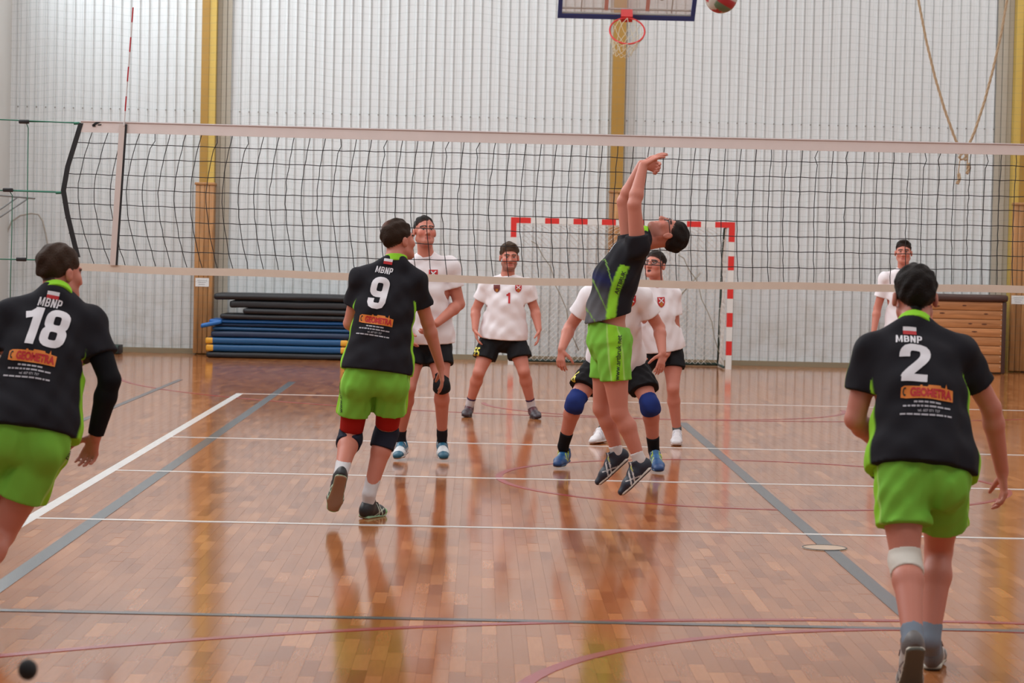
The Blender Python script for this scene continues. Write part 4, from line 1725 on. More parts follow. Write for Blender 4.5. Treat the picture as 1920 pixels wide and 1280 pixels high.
            f2.ecap(SP(.36, .013), SP(.68, .013), sd, .037, .016, .048, .016, k=.01)
            f2.ecap(SP(.68, .013), SP(.89, .016), sd, .048, .016, .038, .013, k=.01)
            f2.cut(SP(.5, .0005), -su, .4)
            f2.cut(SP(.5, .0275), su, .4)
            Vs, Fq = f2.mesh()
            Vs = relax(Vs, Fq, 1, .4)
            lu = (Vs-hl)@su
            cs = np.tile(np.array(shoes.get('sole', (.6, .58, .55))), (len(Vs), 1))
            if 'out' in shoes:
                cs[lu < .009] = shoes['out']
            link('sole', raw('sole', Vs, Fq, cols=cs), M_SHOE, so)
            if 'lace' in shoes:
                lm = MB()
                for q in range(5):
                    f = .30+q*.065
                    u = .088-.030*(q/4)**.9
                    w_ = .021
                    lm.tube([SP(f, u-.012, -w_), SP(f+.02, u+.004, -w_*.4), SP(f-.005, u+.005, w_*.4), SP(f+.015, u-.012, w_)], .0032, 5)
                lm.tube([SP(.27, .095, 0), SP(.30, .105, .02), SP(.36, .100, .036), SP(.40, .080, .040)], .003, 5)
                lm.tube([SP(.27, .095, 0), SP(.30, .106, -.02), SP(.36, .100, -.036), SP(.38, .076, -.042)], .003, 5)
                key_ = 'lace_%d_%d_%d' % tuple(int(v*99) for v in shoes['lace'])
                link('laces', raw('laces', lm.V, lm.F), mat(key_, shoes['lace'], rough=.6), so)
    # ---------------- knee pads and sleeves
    for (i, kind, c_, up_, dn_, r_) in (pads or []):
        if kind == 'knee':
            a_, b_ = kne[i]+(hips[i]-kne[i])*up_, kne[i]+(ank[i]-kne[i])*dn_
            f2 = Field(np.minimum(a_, b_)-.12, np.maximum(a_, b_)+.12, .0065)
            thx = nrm(kne[i]-hips[i])
            shx = nrm(ank[i]-kne[i])
            f2.cone(a_-thx*.03, kne[i], .054*leg+r_+.08*up_*.35, .052*leg+r_, k=.02)
            f2.cone(kne[i], b_+shx*.03, .052*leg+r_, .051*leg+r_, k=.02)
            f2.cone(kne[i]+front*.02, kne[i]+front*.022-V3(0, 0, .02), .046*leg+r_, .044*leg+r_, k=.03)
            f2.cone(kne[i]+shx*.06-front*.012, b_-front*.016, .052*leg+r_, .052*leg+r_, k=.03)
            f2.wrinkle(.0025, 71+i, (30, 30, 40))
            f2.cut(a_, -thx, .11)
            f2.cut(b_, shx, .11)
            nm = 'knee_pad'
        elif kind == 'thigh':
            a_, b_ = hips[i]+(kne[i]-hips[i])*up_, hips[i]+(kne[i]-hips[i])*dn_
            f2 = Field(np.minimum(a_, b_)-.14, np.maximum(a_, b_)+.14, .0065)
            thx = nrm(kne[i]-hips[i])
            r0, r1 = .090+(.056-.090)*up_, .088+(.058-.088)*dn_
            f2.cone(a_-thx*.02, b_+thx*.02, r0*leg+r_, r1*leg+r_, k=.0)
            f2.cut(a_, -thx, .14)
            f2.cut(b_, thx, .14)
            nm = 'compression_shorts_leg'
        else:
            f2 = Field(np.minimum(sh[i], np.minimum(elb[i], wri[i]))-.1, np.maximum(sh[i], np.maximum(elb[i], wri[i]))+.1, .0065)
            f2.cone(sh[i]+(elb[i]-sh[i])*up_, elb[i], .054*arm+r_, .043*arm+r_, k=.015)
            f2.cone(elb[i], elb[i]+(wri[i]-elb[i])*.3, .043*arm+r_, .045*arm+r_, k=.015)
            f2.cone(elb[i]+(wri[i]-elb[i])*.3, wri[i], .045*arm+r_, .031*arm+r_, k=.015)
            f2.cut(wri[i]-(wri[i]-elb[i])*.02, wri[i]-elb[i], .1)
            nm = 'arm_sleeve'
        Vs, Fq = f2.mesh()
        Vs = relax(Vs, Fq, 1, .4)
        link(nm, raw(nm, Vs, Fq, cols=np.tile(np.array(c_), (len(Vs), 1))), M_CLOTH, root)
    PEOPLE[key] = out
    return out


def hz_fade(hair, y):
    return hair.get('a', .0)+hair.get('b', .62)*y


def glasses(o):
    HP_, hs, root = o['HP'], o['hs'], o['root']
    m = MB()
    for s_ in (-1, 1):
        m.tube([HP_(s_*.033+.024*math.cos(a), .098-.010*abs(math.cos(a)), .001+.017*math.sin(a)) for a in np.linspace(0, 2*math.pi, 21)[:-1]], .0028*hs, 6, closed=True)
        m.tube([HP_(s_*.056, .088, .006), HP_(s_*.072, .06, .007), HP_(s_*.080, .0, .005)], .0028*hs, 6)
    m.tube([HP_(-.010, .101, .004), HP_(.010, .101, .004)], .0026*hs, 6)
    m.build('glasses', M_GLASS, root, smooth=True)


# --- garment colours
def jersey(strip_w=.42, lower=None):
    def fn(V, o):
        s0, s1 = o['spine'](0.0), o['spine'](1.0)
        L = np.linalg.norm(s1-s0)
        up = (s1-s0)/L
        t = ((V-s0)@up)/L
        c = np.tile(np.array(NAVY), (len(V), 1))
        ctr = np.array([o['spine'](q) for q in np.linspace(-.2, 1.1, 27)])
        ci = np.clip(((t+.2)/1.3*26).round().astype(int), 0, 26)
        q = V-ctr[ci]
        l_ = o['lat'](.5)
        u, v = q@l_, q@o['front']
        ang = np.arctan2(v, np.abs(u))          # 0 at the flank, + towards the chest
        side = (ang > -strip_w*.55-.06) & (ang < strip_w+.06) & (t < .80) & (np.abs(u) > .07)
        sa = np.clip(np.minimum(ang+strip_w*.55, strip_w-ang)/.07+.5, 0, 1)[:, None]
        for i in (0, 1):
            w = V-o['sh'][i]
            ax = nrm(o['elb'][i]-o['sh'][i])
            ta = w@ax
            rad = np.linalg.norm(w-ta[:, None]*ax, axis=1)
            side &= ~((ta > .0) & (rad < .088) & (t > .5))
        if lower:
            chest = (v > .0)
            mixv = np.clip((.62-t)/.30, 0, 1)[:, None]
            grey = np.array([.105, .105, .115])
            blue = np.array([.016, .02, .09])
            cc = np.where((t > .50)[:, None], blue*np.clip((.85-t)/.3, 0, 1)[:, None]+np.array(NAVY)*np.clip((t-.55)/.3, 0, 1)[:, None], 0)
            colr = np.array(NAVY)*(1-mixv)+grey*mixv
            blu = np.clip(1-np.abs(t-.62)/.10, 0, 1)[:, None]*.8
            colr = colr*(1-blu)+blue*blu
            c[chest] = colr[chest]
            for off in (.10, .40, .66):          # thin lime piping running down to the flank
                ln = np.clip(1.5-np.abs((t-off)-(.30*(np.maximum(v, 0)/.12)-.16))/.009, 0, 1)[:, None]
                c = np.where(chest[:, None], c*(1-ln)+np.array((.16, .30, .06))*ln, c)
        c[side] = c[side]*(1-sa[side])+np.array(LIME)*sa[side]
        for i in (0, 1):                           # piping on the outer sleeve
            sh, el = o['sh'][i], o['elb'][i]
            ax = nrm(el-sh)
            w = V-sh
            ta = w@ax
            rad = w-ta[:, None]*ax
            outd = nrm(o['front']*.30+(l_ if i else -l_)*.95)
            rr = rad/(np.linalg.norm(rad, axis=1)[:, None]+1e-9)
            onarm = (ta > .02) & (ta < .26) & (np.linalg.norm(rad, axis=1) < .11)
            c[onarm & ((rr@outd) > .93) & (lower is None)] = LIME
        return c
    return fn


def lime_shorts(V, o):
    c = np.tile(np.array(GREEN)*1.15, (len(V), 1))
    for i in (0, 1):
        a, b = o['hips'][i], o['kne'][i]
        ax = nrm(b-a)
        w = V-a
        t = w@ax
        rad = w-t[:, None]*ax
        out_ = o['lat'](0)*(1 if i else -1)
        out_ = nrm(out_-ax*np.dot(out_, ax))
        fwd = np.cross(ax, out_)
        x, y = rad@out_, rad@fwd
        a_ = np.abs(np.arctan2(y, x))
        mine = (((V-o['hips'][0])**2).sum(1) < ((V-o['hips'][1])**2).sum(1)) == (i == 0)
        for q_, cc_ in ((np.clip((.40-a_)/.10+.5, 0, 1), LIME), (np.clip(1.3-np.abs(a_-.43)/.06, 0, 1), (.40, .66, .16))):
            q_ = (q_*(mine & (x > .03)))[:, None]
            c = c*(1-q_)+np.array(cc_)*q_
    return c


def rr_loop(x0, y0, x1, y1, r, n=4):
    P = []
    for cx, cy, a0 in ((x1-r, y1-r, 0), (x0+r, y1-r, 90), (x0+r, y0+r, 180), (x1-r, y0+r, 270)):
        for k in range(n+1):
            a = math.radians(a0+90*k/n)
            P.append((cx+r*math.cos(a), cy+r*math.sin(a)))
    return P


def glyph(ch):
    """heavy block figures as strokes in a box 0..w, 0..1: (strokes, width, thickness)"""
    if ch == '1':
        return [[(.27, .0), (.27, 1.0)], [(.0, .76), (.14, .80), (.27, .93)]], .36, .19
    if ch == '8':
        a = rr_loop(.09, .09, .45, .50, .14)
        b = rr_loop(.10, .50, .44, .91, .14)
        return [a+a[:2], b+b[:2]], .54, .19
    if ch == '9':
        a = rr_loop(.09, .46, .45, .91, .14)
        return [a+a[:2], [(.45, .75), (.45, .22), (.41, .12), (.33, .09), (.20, .09), (.13, .12), (.09, .20), (.09, .32)]], .54, .19
    if ch == '2':
        return [[(.09, .66), (.09, .76), (.105, .83), (.14, .885), (.20, .91), (.28, .915), (.36, .91), (.42, .885), (.455, .83), (.47, .76), (.465, .68), (.44, .60), (.39, .51), (.31, .40), (.22, .28), (.15, .17), (.12, .09)], [(.05, .09), (.52, .09)]], .56, .19
    if ch == 'M':
        return [[(.09, 0), (.09, 1)], [(.12, .95), (.33, .12), (.54, .95)], [(.57, 0), (.57, 1)]], .66, .15
    if ch == 'B':
        a = rr_loop(.09, .09, .42, .50, .12)
        b = rr_loop(.09, .50, .41, .91, .12)
        return [a+a[:2], b+b[:2], [(.09, 0), (.09, 1)]], .51, .15
    if ch == 'N':
        return [[(.09, 0), (.09, 1)], [(.11, .95), (.42, .05)], [(.44, 0), (.44, 1)]], .53, .15
    if ch == 'P':
        b = rr_loop(.09, .42, .41, .91, .12)
        return [b+b[:2], [(.09, 0), (.09, 1)]], .50, .15


def block_text(txt, height, wscale=1.0, shear=0.0, maxlen=.02, gap=.09):
    polys, x = [], 0.0
    for ch in txt:
        st, w, t = glyph(ch)
        for s in st:
            P = np.array(s, float)
            T = np.gradient(P, axis=0)
            T /= np.linalg.norm(T, axis=1)[:, None]
            N = np.stack([-T[:, 1], T[:, 0]], 1)*t/2
            for i in range(len(P)-1):
                q = [P[i]+N[i], P[i+1]+N[i+1], P[i+1]-N[i+1], P[i]-N[i]]
                polys.append([((p_[0]+x+shear*p_[1]), p_[1]) for p_ in q])
        x += w+gap
    x -= gap
    polys = [[((a-x/2-shear/2)*height*wscale, (b-.5)*height) for a, b in q] for q in polys]
    V, F_ = [], []
    for q in polys:
        v, f = tri_poly([q], maxlen)
        F_ += [tuple(i+len(V) for i in g_) for g_ in f]
        V += [tuple(r) for r in v]
    return np.array(V), F_


SH = [(-.5, .6), (.5, .6), (.5, -.05), (.36, -.38), (0, -.62), (-.36, -.38), (-.5, -.05)]


def shield(o, c, w, dark=False, key='shirt'):
    n, ax = o['front'], o['lat'](.8)
    ay = nrm(np.cross(n, ax))
    if ay[2] < 0:
        ay = -ay
    bv, so = o[key+'_bvh'], o[key]
    s = decal('crest', tri_poly([[(x*w, y*w) for x, y in SH]], .012), c, ax, ay, n, bv,
              mat('dark_crest', (.16, .03, .03), rough=.6) if dark else M_RPRINT, so, .004)
    if not dark:
        t = .07
        bars = [[(-.36, .42), (-.26, .5), (.36, -.02), (.28, -.12)], [(.36, .42), (.26, .5), (-.36, -.02), (-.28, -.12)]]
        decal('crest_cross', tri_poly([[(x*w, y*w) for x, y in b_] for b_ in bars[:1]], .012), c, ax, ay, n, bv, M_WPRINT, so, .006)
        decal('crest_cross', tri_poly([[(x*w, y*w) for x, y in b_] for b_ in bars[1:]], .012), c, ax, ay, n, bv, M_WPRINT, so, .0065)
    decal('crest_mark', tri_poly([[(x*w*.4, y*w*.4-.26*w) for x, y in SH]], .012), c, ax, ay, n, bv,
          mat('ochre_crest_mark', (.45, .16, .02), rough=.6), so, .0062)


def back_print(o, number, cf, cm, cn, cs, sc, nh, nw, rot=0.0):
    """flag, club letters, number and sponsor on the back of a dark jersey"""
    n = -o['front']
    up_ = nrm(o['spine'](.9)-o['spine'](.3))
    n = nrm(n-up_*np.dot(n, up_))
    ax = nrm(np.cross(up_, n))
    ay = up_
    bv, so = o['shirt_bvh'], o['shirt']
    fw, fh = .052, .017
    decal('flag_white', tri_poly([[(-fw/2, 0), (fw/2, 0), (fw/2, fh), (-fw/2, fh)]], .02), cf, ax, ay, n, bv, M_WPRINT, so, .006, rot)
    decal('flag_red', tri_poly([[(-fw/2, -fh), (fw/2, -fh), (fw/2, 0), (-fw/2, 0)]], .02), cf, ax, ay, n, bv, M_RPRINT, so, .006, rot)
    decal('club_letters', block_text('MBNP', .041, 1.0, .10), cm, ax, ay, n, bv, M_WPRINT, so, .006, rot)
    decal('shirt_number', block_text(number, nh, nw, .06), cn, ax, ay, n, bv, M_WPRINT, so, .004, rot)
    w = .20*sc
    bn = [(-.5, -.11), (-.40, -.13), (.5, -.13), (.5, .10), (.38, .11), (.36, .20), (.34, .11), (.26, .12), (.25, .155), (.02, .155), (.0, .12), (-.1, .12), (-.1, .145),
          (-.14, .145), (-.15, .115), (-.44, .115), (-.5, .08)]
    decal('sponsor_banner', tri_poly([[(x*w, y*w) for x, y in bn]], .012), cs, ax, ay, n, bv, M_OPRINT, so, .004, rot)
    off = ax*.07*w-ay*.01*w
    decal('sponsor_name', text_poly('GEOMETRA', .185*w, .66, .05), np.asarray(cs)+off, ax, ay, n, bv, M_RPRINT, so, .006, rot)
    ring = [[(-.46+.04*math.cos(a), .0+.085*math.sin(a)) for a in np.linspace(.9, 5.3, 12)]+[(-.46+.018*math.cos(a), .0+.05*math.sin(a)) for a in np.linspace(5.3, .9, 12)]]
    decal('sponsor_mark', tri_poly([[((x+.03)*w, y*w) for x, y in r_] for r_ in ring], .012), cs, ax, ay, n, bv, M_DPRINT, so, .006, rot)
    for k, (wd_, x0) in enumerate(((.52, .0), (.92, .0), (1.0, -.02))):
        yb = -.20-.085*k-(.09 if k == 2 else 0)
        bars = []
        x = -wd_/2+x0
        rr = random.Random(k+3)
        while x < wd_/2+x0:
            l_ = .04+.10*rr.random()
            bars.append([(x*w, (yb-.018)*w), (min(x+l_, wd_/2+x0)*w, (yb-.018)*w), (min(x+l_, wd_/2+x0)*w, (yb+.018)*w), (x*w, (yb+.018)*w)])
            x += l_+.02
        q = decal('small_print', tri_poly(bars, .02), cs, ax, ay, n, bv, mat('grey_print', (.42, .41, .45), rough=.6), so, .004, rot)
        if q:
            q['kind'] = 'stuff'
    decal('phone_line', text_poly('tel. 607 071 737', .055*w, .85, .01, maxlen=.01), np.asarray(cs)-ay*.375*w, ax, ay, n, bv, MATS['grey_print'], so, .004, rot)


WHITE = (.80, .76, .79)
BLACK = (.012, .012, .014)
dark = dict(color=jersey(.45), collar=LIME, ch=.016)

# ---- number 9
o9 = person('nine', 'player in a dark jersey with number 9 and lime shorts seen from behind', -2.75, -1,
    hips=((675, 702, .0), (738, 702, .0)), sh=((677, 522, .08), (779, 528, .08)), neck=(742, 487, .10), head=(747, 450, .13), F=(.80, .62, .12),
    elb=((656, 606, .14), (801, 602, .17)), wri=((692, 630, .34), (826, 687, .26)), tip=((722, 640, .42), (833, 746, .28)),
    kne=((657, 818, .12), (724, 811, .17)), ank=((639, 888, -.16), (692, 926, .08)),
    heel=((641, 890, -.235), (678, 972.5, None, 0)), toe=((622, 965, -.13), (717, 965, None, 0)),
    hair=dict(col=(.030, .017, .011), t=.011, a=-.006, b=.55, side=.55, bald=(-.02, -.07, .10, .05)), shirt=dict(dark, hem=.02, sleeve=.60, ease=(.022, .052)),
    shorts=dict(color=lime_shorts, len=.64, r=.106, ease=.014), socks=dict(col=(.62, .60, .62), h=.10),
    shoes=dict(col=(.018, .02, .024), toe=(.20, .50, .20), stripe=(.55, .65, .55), sole=(.32, .52, .32), out=(.26, .13, .07), lace=(.03, .03, .03), L=.275),
    pads=[(0, 'knee', (.016, .018, .032), .10, .26, .015), (1, 'knee', (.016, .018, .032), .10, .26, .015), (0, 'thigh', (.33, .012, .008), .5, .90, .006), (1, 'thigh', (.33, .012, .008), .5, .88, .006)],
    g=.98, arm=.93, leg=1.03, h=.0062, curls=(.5, .3))
Y9 = -2.7
back_print(o9, '9', at(728, 491, Y9), at(721, 508, Y9), at(711, 553, Y9), at(707, 605, Y9), 1.0, .195, 1.0, -.05)

# ---- number 18
o18 = person('eighteen', 'player in a dark jersey with number 18 and black arm sleeve, left edge', -6.6, -1,
    hips=((14, 812, .0), (92, 820, .0)), sh=((16, 594, .16), (168, 606, .20)), neck=(104, 553, .20), head=(113, 512, .28), F=(.70, .72, -.06), U=(.06, .1, 1),
    elb=((-44, 690, .08), (206, 712, .14)), wri=((-38, 800, .22), (179, 816, .20)), tip=((-30, 872, .26), (160, 880, .27)),
    kne=((-48, 985, .16), (4, 1000, .06)), ank=((-66, 1110, -.05), (-62, 1118, -.20)), heel=((-70, 1150, None, 0), (-64, 1180, None, .0)), toe=((-52, 1125, None, 0), (-46, 1152, None, 0)),
    hair=dict(col=(.040, .022, .014), t=.014, a=-.004, b=.55, side=.6, amp=.004), shirt=dict(dark, hem=-.0, sleeve=.58, ease=(.024, .052)),
    shorts=dict(color=lime_shorts, len=.62, r=.112, ease=.014), socks=dict(col=(.6, .6, .6)), shoes=dict(col=(.02, .02, .03), lace=(.5, .5, .5)),
    pads=[(1, 'sleeve', (.006, .006, .008), .35, 1, .004)], g=1.04, arm=1.0, leg=1.05, h=.0070, curls=(.4, .55), palm=[(1, 0, 0), (-.3, -1, 0)], thumb=[(0, 1, 0), (-1, .2, 0)])
Y18 = -6.5
back_print(o18, '18', at(99, 551, Y18), at(94, 567, Y18), at(87, 622, Y18), at(66, 687, Y18), 1.02, .185, 1.05, -.03)

# ---- number 2
o2 = person('two', 'player in a dark jersey with number 2 and a white knee bandage at the right', -7.88, -1,
    hips=((1689, 890, .18), (1771, 890, .18)), sh=((1634, 660, .38), (1801, 664, .38)), neck=(1715, 611, .44), head=(1715, 557, .54), F=(0, 1, .02), U=(0, .12, 1),
    elb=((1603, 786, .36), (1858, 764, .44)), wri=((1655, 838, .56), (1879, 884, .54)), tip=((1690, 850, .64), (1886, 958, .56)),
    kne=((1697, 1046, .06), (1760, 1030, .46)), ank=((1712, 1204, -.24), (1744, 1200, .30)),
    heel=((1719, 1213, -.315), (1748, 1258, None, .0)), toe=((1703, 1322, -.16), (1752, 1243, None, 0)),
    hair=dict(col=(.012, .009, .008), t=.017, a=-.012, b=.45, side=.55, amp=.004), shirt=dict(dark, hem=-.0, sleeve=.60, ease=(.024, .052), hemroll=-.1),
    shorts=dict(color=lime_shorts, len=.62, r=.108, ease=.012), socks=dict(col=(.20, .24, .30), h=.07),
    shoes=dict(col=(.46, .44, .42), stripe=(.10, .09, .10), heelc=(.12, .11, .11), sole=(.50, .46, .38), out=(.10, .10, .08), lace=(.09, .03, .03), L=.29),
    pads=[(0, 'knee', (.66, .62, .56), .10, .22, .006)], g=1.0, arm=.97, leg=1.0, h=.0065, curls=(.5, .5))
Y2 = -7.55
back_print(o2, '2', at(1707, 617, Y2), at(1702, 640, Y2), at(1706, 699, Y2), at(1723, 767, Y2), 1.0, .168, 1.25, -.06)

# ---- the jumping player
oj = person('jumper', 'player with glasses jumping under the ball with both arms raised at the net', -1.9, 1,
    hips=((1140, 648, .09), (1148, 648, -.09)), sh=((1181, 462, .15), (1196, 462, -.16)), neck=(1207, 444, .0), head=(1253, 439, .0), F=(-.13, 0, 1), U=(1, 0, .02), waist=(1146, 553, 0),
    elb=((1169, 378, .15), (1189, 384, -.20)), wri=((1203, 308, .10), (1206, 310, -.13)), tip=((1239, 314, .08), (1246, 284, -.12)),
    kne=((1128, 766, .10), (1161, 774, -.10)), ank=((1158, 850, .11), (1199, 862, -.10)),
    heel=((1181, 860, .11), (1224, 877, -.10)), toe=((1124, 912, .12), (1168, 931, -.11)),
    hair=dict(col=(.013, .009, .008), t=.013, a=-.002, b=.5, side=.6, amp=.003), shirt=dict(color=jersey(.22, True), collar=LIME, hem=.27, sleeve=.28, sr=.02, ease=(.020, .028), hemtilt=-.18, ch=.02),
    shorts=dict(color=lime_shorts, len=.52, r=.100, top=.22, ease=.016), socks=dict(col=(.62, .58, .58), h=.055),
    shoes=dict(col=(.012, .016, .032), stripe=(.55, .52, .52), sole=(.62, .56, .50), out=(.03, .03, .05), lace=(.55, .62, .05), L=.275), beard=.35,
    g=.98, arm=1.0, leg=1.0, h=.0060, curls=(.9, .22), palm=[(.2, -1, -.4), (.5, .3, -1)], thumb=[(0, -1, .2), (0, 1, .4)])
glasses(oj)
cj = at(1161, 672, -2.2)
decal('shorts_lettering', text_poly('www.artbruk net', .30, .30, .01, maxlen=.02) if False else text_poly('www.artbruk net', .030, .95, .012, maxlen=.012),
      cj, (1, 0, 0), (0, 0, 1), (0, -1, 0), oj['shorts_bvh'], M_DPRINT, oj['shorts'], .004, math.radians(88))
decal('shirt_lettering', text_poly('ARTBRUK', .026, .95, .02, maxlen=.012), at(1165, 530, -2.2), (1, 0, 0), (0, 0, 1), (0, -1, 0), oj['shirt_bvh'], M_DPRINT, oj['shirt'], .004, math.radians(72))
decal('chest_print', block_text('MBNP', .035, .9), at(1148, 462, -1.95), nrm((.55, 0, .8)), nrm((0, 1, 0)), nrm((-.85, -.3, .4)), oj['shirt_bvh'], M_WPRINT, oj['shirt'], .004, 0)
for (o_, c_, n_, r_) in ((o9, at(640, 735, -2.75), (-.8, -.6, 0), 95), (o2, at(1652, 935, -7.65), (-.75, -.65, 0), 98), (o18, at(110, 850, -6.6), (.8, -.6, 0), 65)):
    n_ = nrm(n_)
    ax_ = nrm(np.cross((0, 0, 1), n_))
    decal('shorts_lettering', text_poly('www.artbruk net' if o_ is not o18 else 'pau', .026, .95, .012, maxlen=.012), c_, ax_, (0, 0, 1), n_, o_['shorts_bvh'], M_DPRINT, o_['shorts'], .004, math.radians(r_))

# ---- white team
white = dict(color=WHITE, collar=(.74, .70, .73), ch=.010)
oA = person('A', 'player in a white shirt looking up behind the net, half hidden by number 9', 1.32, 1,
    hips=((778, 642, .0), (822, 642, .0)), sh=((758, 500, -.04), (843, 501, -.04)), neck=(800, 482, -.05), head=(796, 434, -.09), F=(.30, -1, .24),
    elb=((742, 570, .0), (861, 570, -.03)), wri=((763, 618, -.2), (819, 606, -.2)), tip=((775, 655, -.26), (793, 630, -.28)),
    kne=((766, 726, -.16), (828, 722, -.14)), ank=((751, 815, .08), (829, 815, .06)), heel=((759, 850, .16), (828, 846, None, .055)), toe=((741, 866, None, .0), (833, 866.5, None, 0)),
    hair=dict(col=(.012, .009, .008), t=.007, a=.012, b=.70, side=.4, front=.072), shirt=dict(white, hem=-.0, sleeve=.56, ease=(.022, .044)),
    shorts=dict(color=BLACK, len=.52, r=.105, ease=.014), socks=dict(col=(.015, .015, .02), h=.055, band=None),
    shoes=dict(col=(.60, .62, .64), toe=(.012, .09, .15), stripe=(.02, .03, .05), heelc=(.02, .14, .24), tongue=(.02, .14, .24), sole=(.55, .52, .5), out=(.45, .25, .14), lace=(.6, .6, .62)),
    pads=[(1, 'knee', (.012, .012, .014), .24, .10, .006)], g=1.02, arm=1.05, leg=1.0, h=.0058, beard=.12, curls=(.4, .5))
nA = at(812, 517, 1.1)
shield(oA, nA, .068)

oB = person('B', 'player in a white shirt with a red number 1 standing beyond the net', 6.2, 1,
    hips=((922, 634, .0), (965, 634, .0)), sh=((913, 536, -.04), (987, 537, -.04)), neck=(951, 521, -.05), head=(955, 482, -.09), F=(.10, -1, .0),
    elb=((892, 581, .0), (1003, 581, .0)), wri=((891, 617, -.11), (1010, 617, -.11)), tip=((896, 645, -.14), (1010, 645, -.14)),
    kne=((898, 698, -.12), (982, 696, -.12)), ank=((881, 757, .02), (996, 759, .02)), heel=((879, 779, None, 0), (999, 782, None, 0)), toe=((872, 782.5, None, 0), (1010, 786, None, 0)),
    hair=dict(col=(.050, .030, .018), t=.020, a=.004, b=.60, side=.45, amp=.004, quiff=True, front=.09), shirt=dict(white, hem=-.0, sleeve=.60, ease=(.024, .052)),
    shorts=dict(color=BLACK, len=.60, r=.118, ease=.014), socks=dict(col=(.60, .56, .58), h=.07, band=(.05, .02, .05)),
    shoes=dict(col=(.035, .022, .030), tongue=(.09, .02, .03), sole=(.05, .04, .045), lace=(.10, .03, .04)), g=1.10, arm=1.08, leg=1.04, h=.0062, hg=.0078, beard=.55, hs=1.07, curls=(.35, .35))
shield(oB, at(931.5, 541, 6.05), .062, dark=True)
shield(oB, at(972, 541, 6.05), .062)
decal('shirt_number', block_text('1', .10, 1.0), at(953, 558, 6.05), oB['lat'](.7), (0, 0, 1), oB['front'], oB['shirt_bvh'], M_RPRINT, oB['shirt'], .005)
decal('shorts_number', text_poly('55', .085, .75, .02), at(896, 659, 6.1), nrm((.9, -.3, 0)), (0, 0, 1), nrm((-.45, -.9, 0)), oB['shorts_bvh'], M_YPRINT, oB['shorts'], .005)

oC = person('C', 'crouching player with blue knee pads behind the jumping player', .92, 1,
    hips=((1124, 682, .06), (1187, 684, .06)), sh=((1105, 556, -.20), (1202, 557, -.20)), neck=(1153, 540, -.24), head=(1160, 500, -.31), F=(.05, -1, .15),
    elb=((1068, 614, -.14), (1236, 614, -.14)), wri=((1053, 655, -.32), (1242, 662, -.30)), tip=((1050, 692, -.36), (1237, 702, -.36)),
    kne=((1079, 752, -.18), (1219, 757, -.18)), ank=((1056, 836, .04), (1226, 845, .02)), heel=((1063, 865, None, .035), (1228, 872, None, .035)), toe=((1039, 881, None, 0), (1238, 888.5, None, 0)),
    hair=dict(col=(.02, .013, .01), t=.011), shirt=dict(white, hem=-.02, sleeve=.60, ease=(.022, .052)),
    shorts=dict(color=BLACK, len=.66, r=.115, ease=.014), socks=dict(col=(.008, .008, .010), h=.13),
    shoes=dict(col=(.012, .075, .22), toe=(.010, .05, .17), stripe=(.45, .60, .05), tongue=(.02, .12, .30), sole=(.03, .10, .22), out=(.25, .2, .08), lace=(.60, .75, .04)),
    pads=[(0, 'knee', (.016, .032, .16), .16, .18, .012), (1, 'knee', (.016, .032, .16), .16, .18, .012)], g=1.03, arm=1.05, leg=1.05, h=.0070, beard=.2, curls=(.45, .3), palm=[(.6, .8, 0), (-.6, .8, 0)], thumb=[(1, -.2, 0), (-1, -.2, 0)])
shield(oC, at(1184, 570, .6), .068)
decal('shorts_number', text_poly('6', .085, .8, .02), at(1079, 706, .8), nrm((.8, -.4, 0)), (0, 0, 1), nrm((-.6, -.8, 0)), oC['shorts_bvh'], M_YPRINT, oC['shorts'], .005)

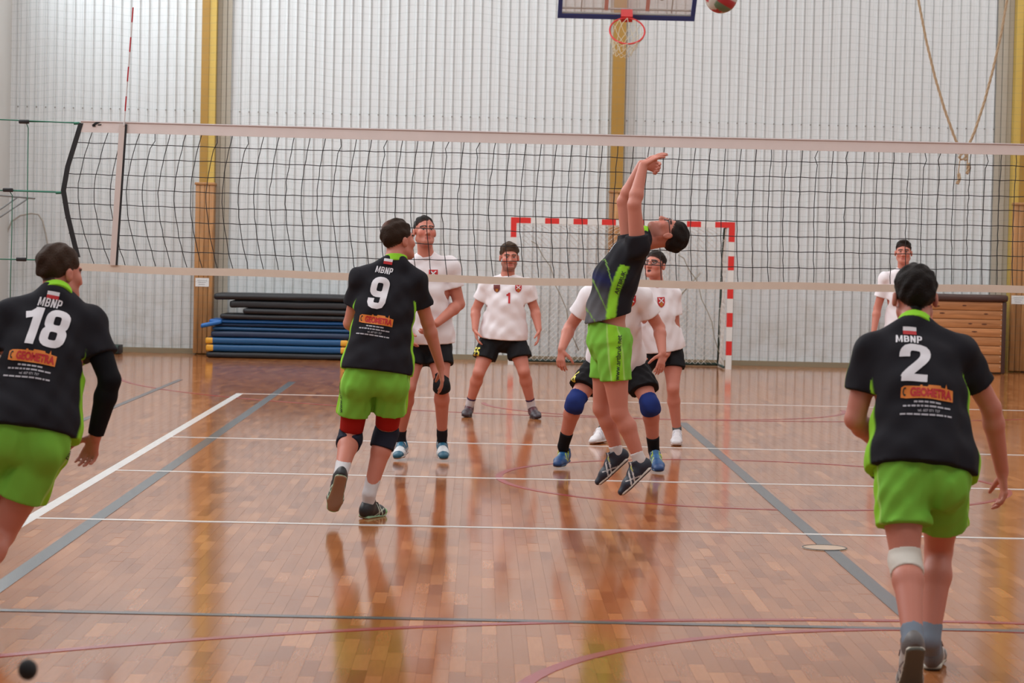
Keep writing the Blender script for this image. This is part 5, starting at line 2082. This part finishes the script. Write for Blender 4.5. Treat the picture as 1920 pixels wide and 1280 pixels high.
oD = person('D', 'player with glasses in a white shirt shouting behind the crouching player', 3.38, 1,
    hips=((1222, 658, .0), (1261, 658, .02)), sh=((1199, 554, -.12), (1262, 553, .0)), neck=(1233, 540, -.06), head=(1228, 497, -.11), F=(-.50, -.82, .24),
    elb=((1182, 612, -.14), (1266, 613, .02)), wri=((1192, 664, -.3), (1251, 664, -.12)), tip=((1203, 692, -.36), (1238, 694, -.22)),
    kne=((1172, 728, -.12), (1262, 728, -.12)), ank=((1128, 807, .02), (1270, 811, .02)), heel=((1134, 829, None, .0), (1270, 831.5, None, 0)), toe=((1108, 833.5, None, 0), (1267, 837.5, None, 0)),
    hair=dict(col=(.018, .012, .010), t=.012, a=.004, b=.62), shirt=dict(white, hem=.03, sleeve=.62, ease=(.022, .042)),
    shorts=dict(color=BLACK, len=.46, r=.105, ease=.012), socks=dict(col=(.10, .11, .11), h=.06),
    shoes=dict(col=(.66, .64, .66), stripe=(.5, .48, .55), sole=(.60, .56, .54), out=(.40, .17, .07), lace=(.66, .64, .66)), g=.95, arm=.92, leg=.94, h=.0060, mouth=.8)
glasses(oD)
shield(oD, at(1241, 567, 3.2), .07)
decal('shirt_number', block_text('1', .09, 1.0), at(1217, 592, 3.2), oD['lat'](.7), (0, 0, 1), oD['front'], oD['shirt_bvh'], M_RPRINT, oD['shirt'], .005)

oE = person('E', 'dark haired man in a white shirt standing far right before the vaulting box', 7.5, 1,
    hips=((1676, 636, .0), (1712, 637, .0)), sh=((1661, 523, .0), (1726, 524, .0)), neck=(1694, 508, -.0), head=(1694, 473, -.04), F=(-.18, -1, .06),
    elb=((1645, 578, .03), (1740, 578, .03)), wri=((1638, 624, -.04), (1743, 625, -.04)), tip=((1640, 655, -.07), (1741, 656, -.07)),
    kne=((1675, 706, -.04), (1712, 707, -.04)), ank=((1674, 765, .02), (1714, 766, .02)), heel=((1674, 779, None, .0), (1716, 780, None, .0)), toe=((1671, 782.5, None, 0), (1718, 783.5, None, 0)),
    hair=dict(col=(.016, .011, .009), t=.013, a=.006, b=.60, side=.4, front=.09, quiff=True), shirt=dict(white, hem=.0, sleeve=.62, ease=(.022, .042), ch=.03),
    shorts=dict(color=BLACK, len=.6, r=.11), socks=dict(col=(.6, .6, .6)), shoes=dict(col=(.5, .5, .52), lace=(.5, .5, .5)), g=.97, arm=.95, leg=.95, h=.0068, hg=.0080)
tri = sum(len(p.vertices)-2 for m_ in {o.data for o in scene.objects if o.type == 'MESH'} for p in m_.polygons) if False else 0
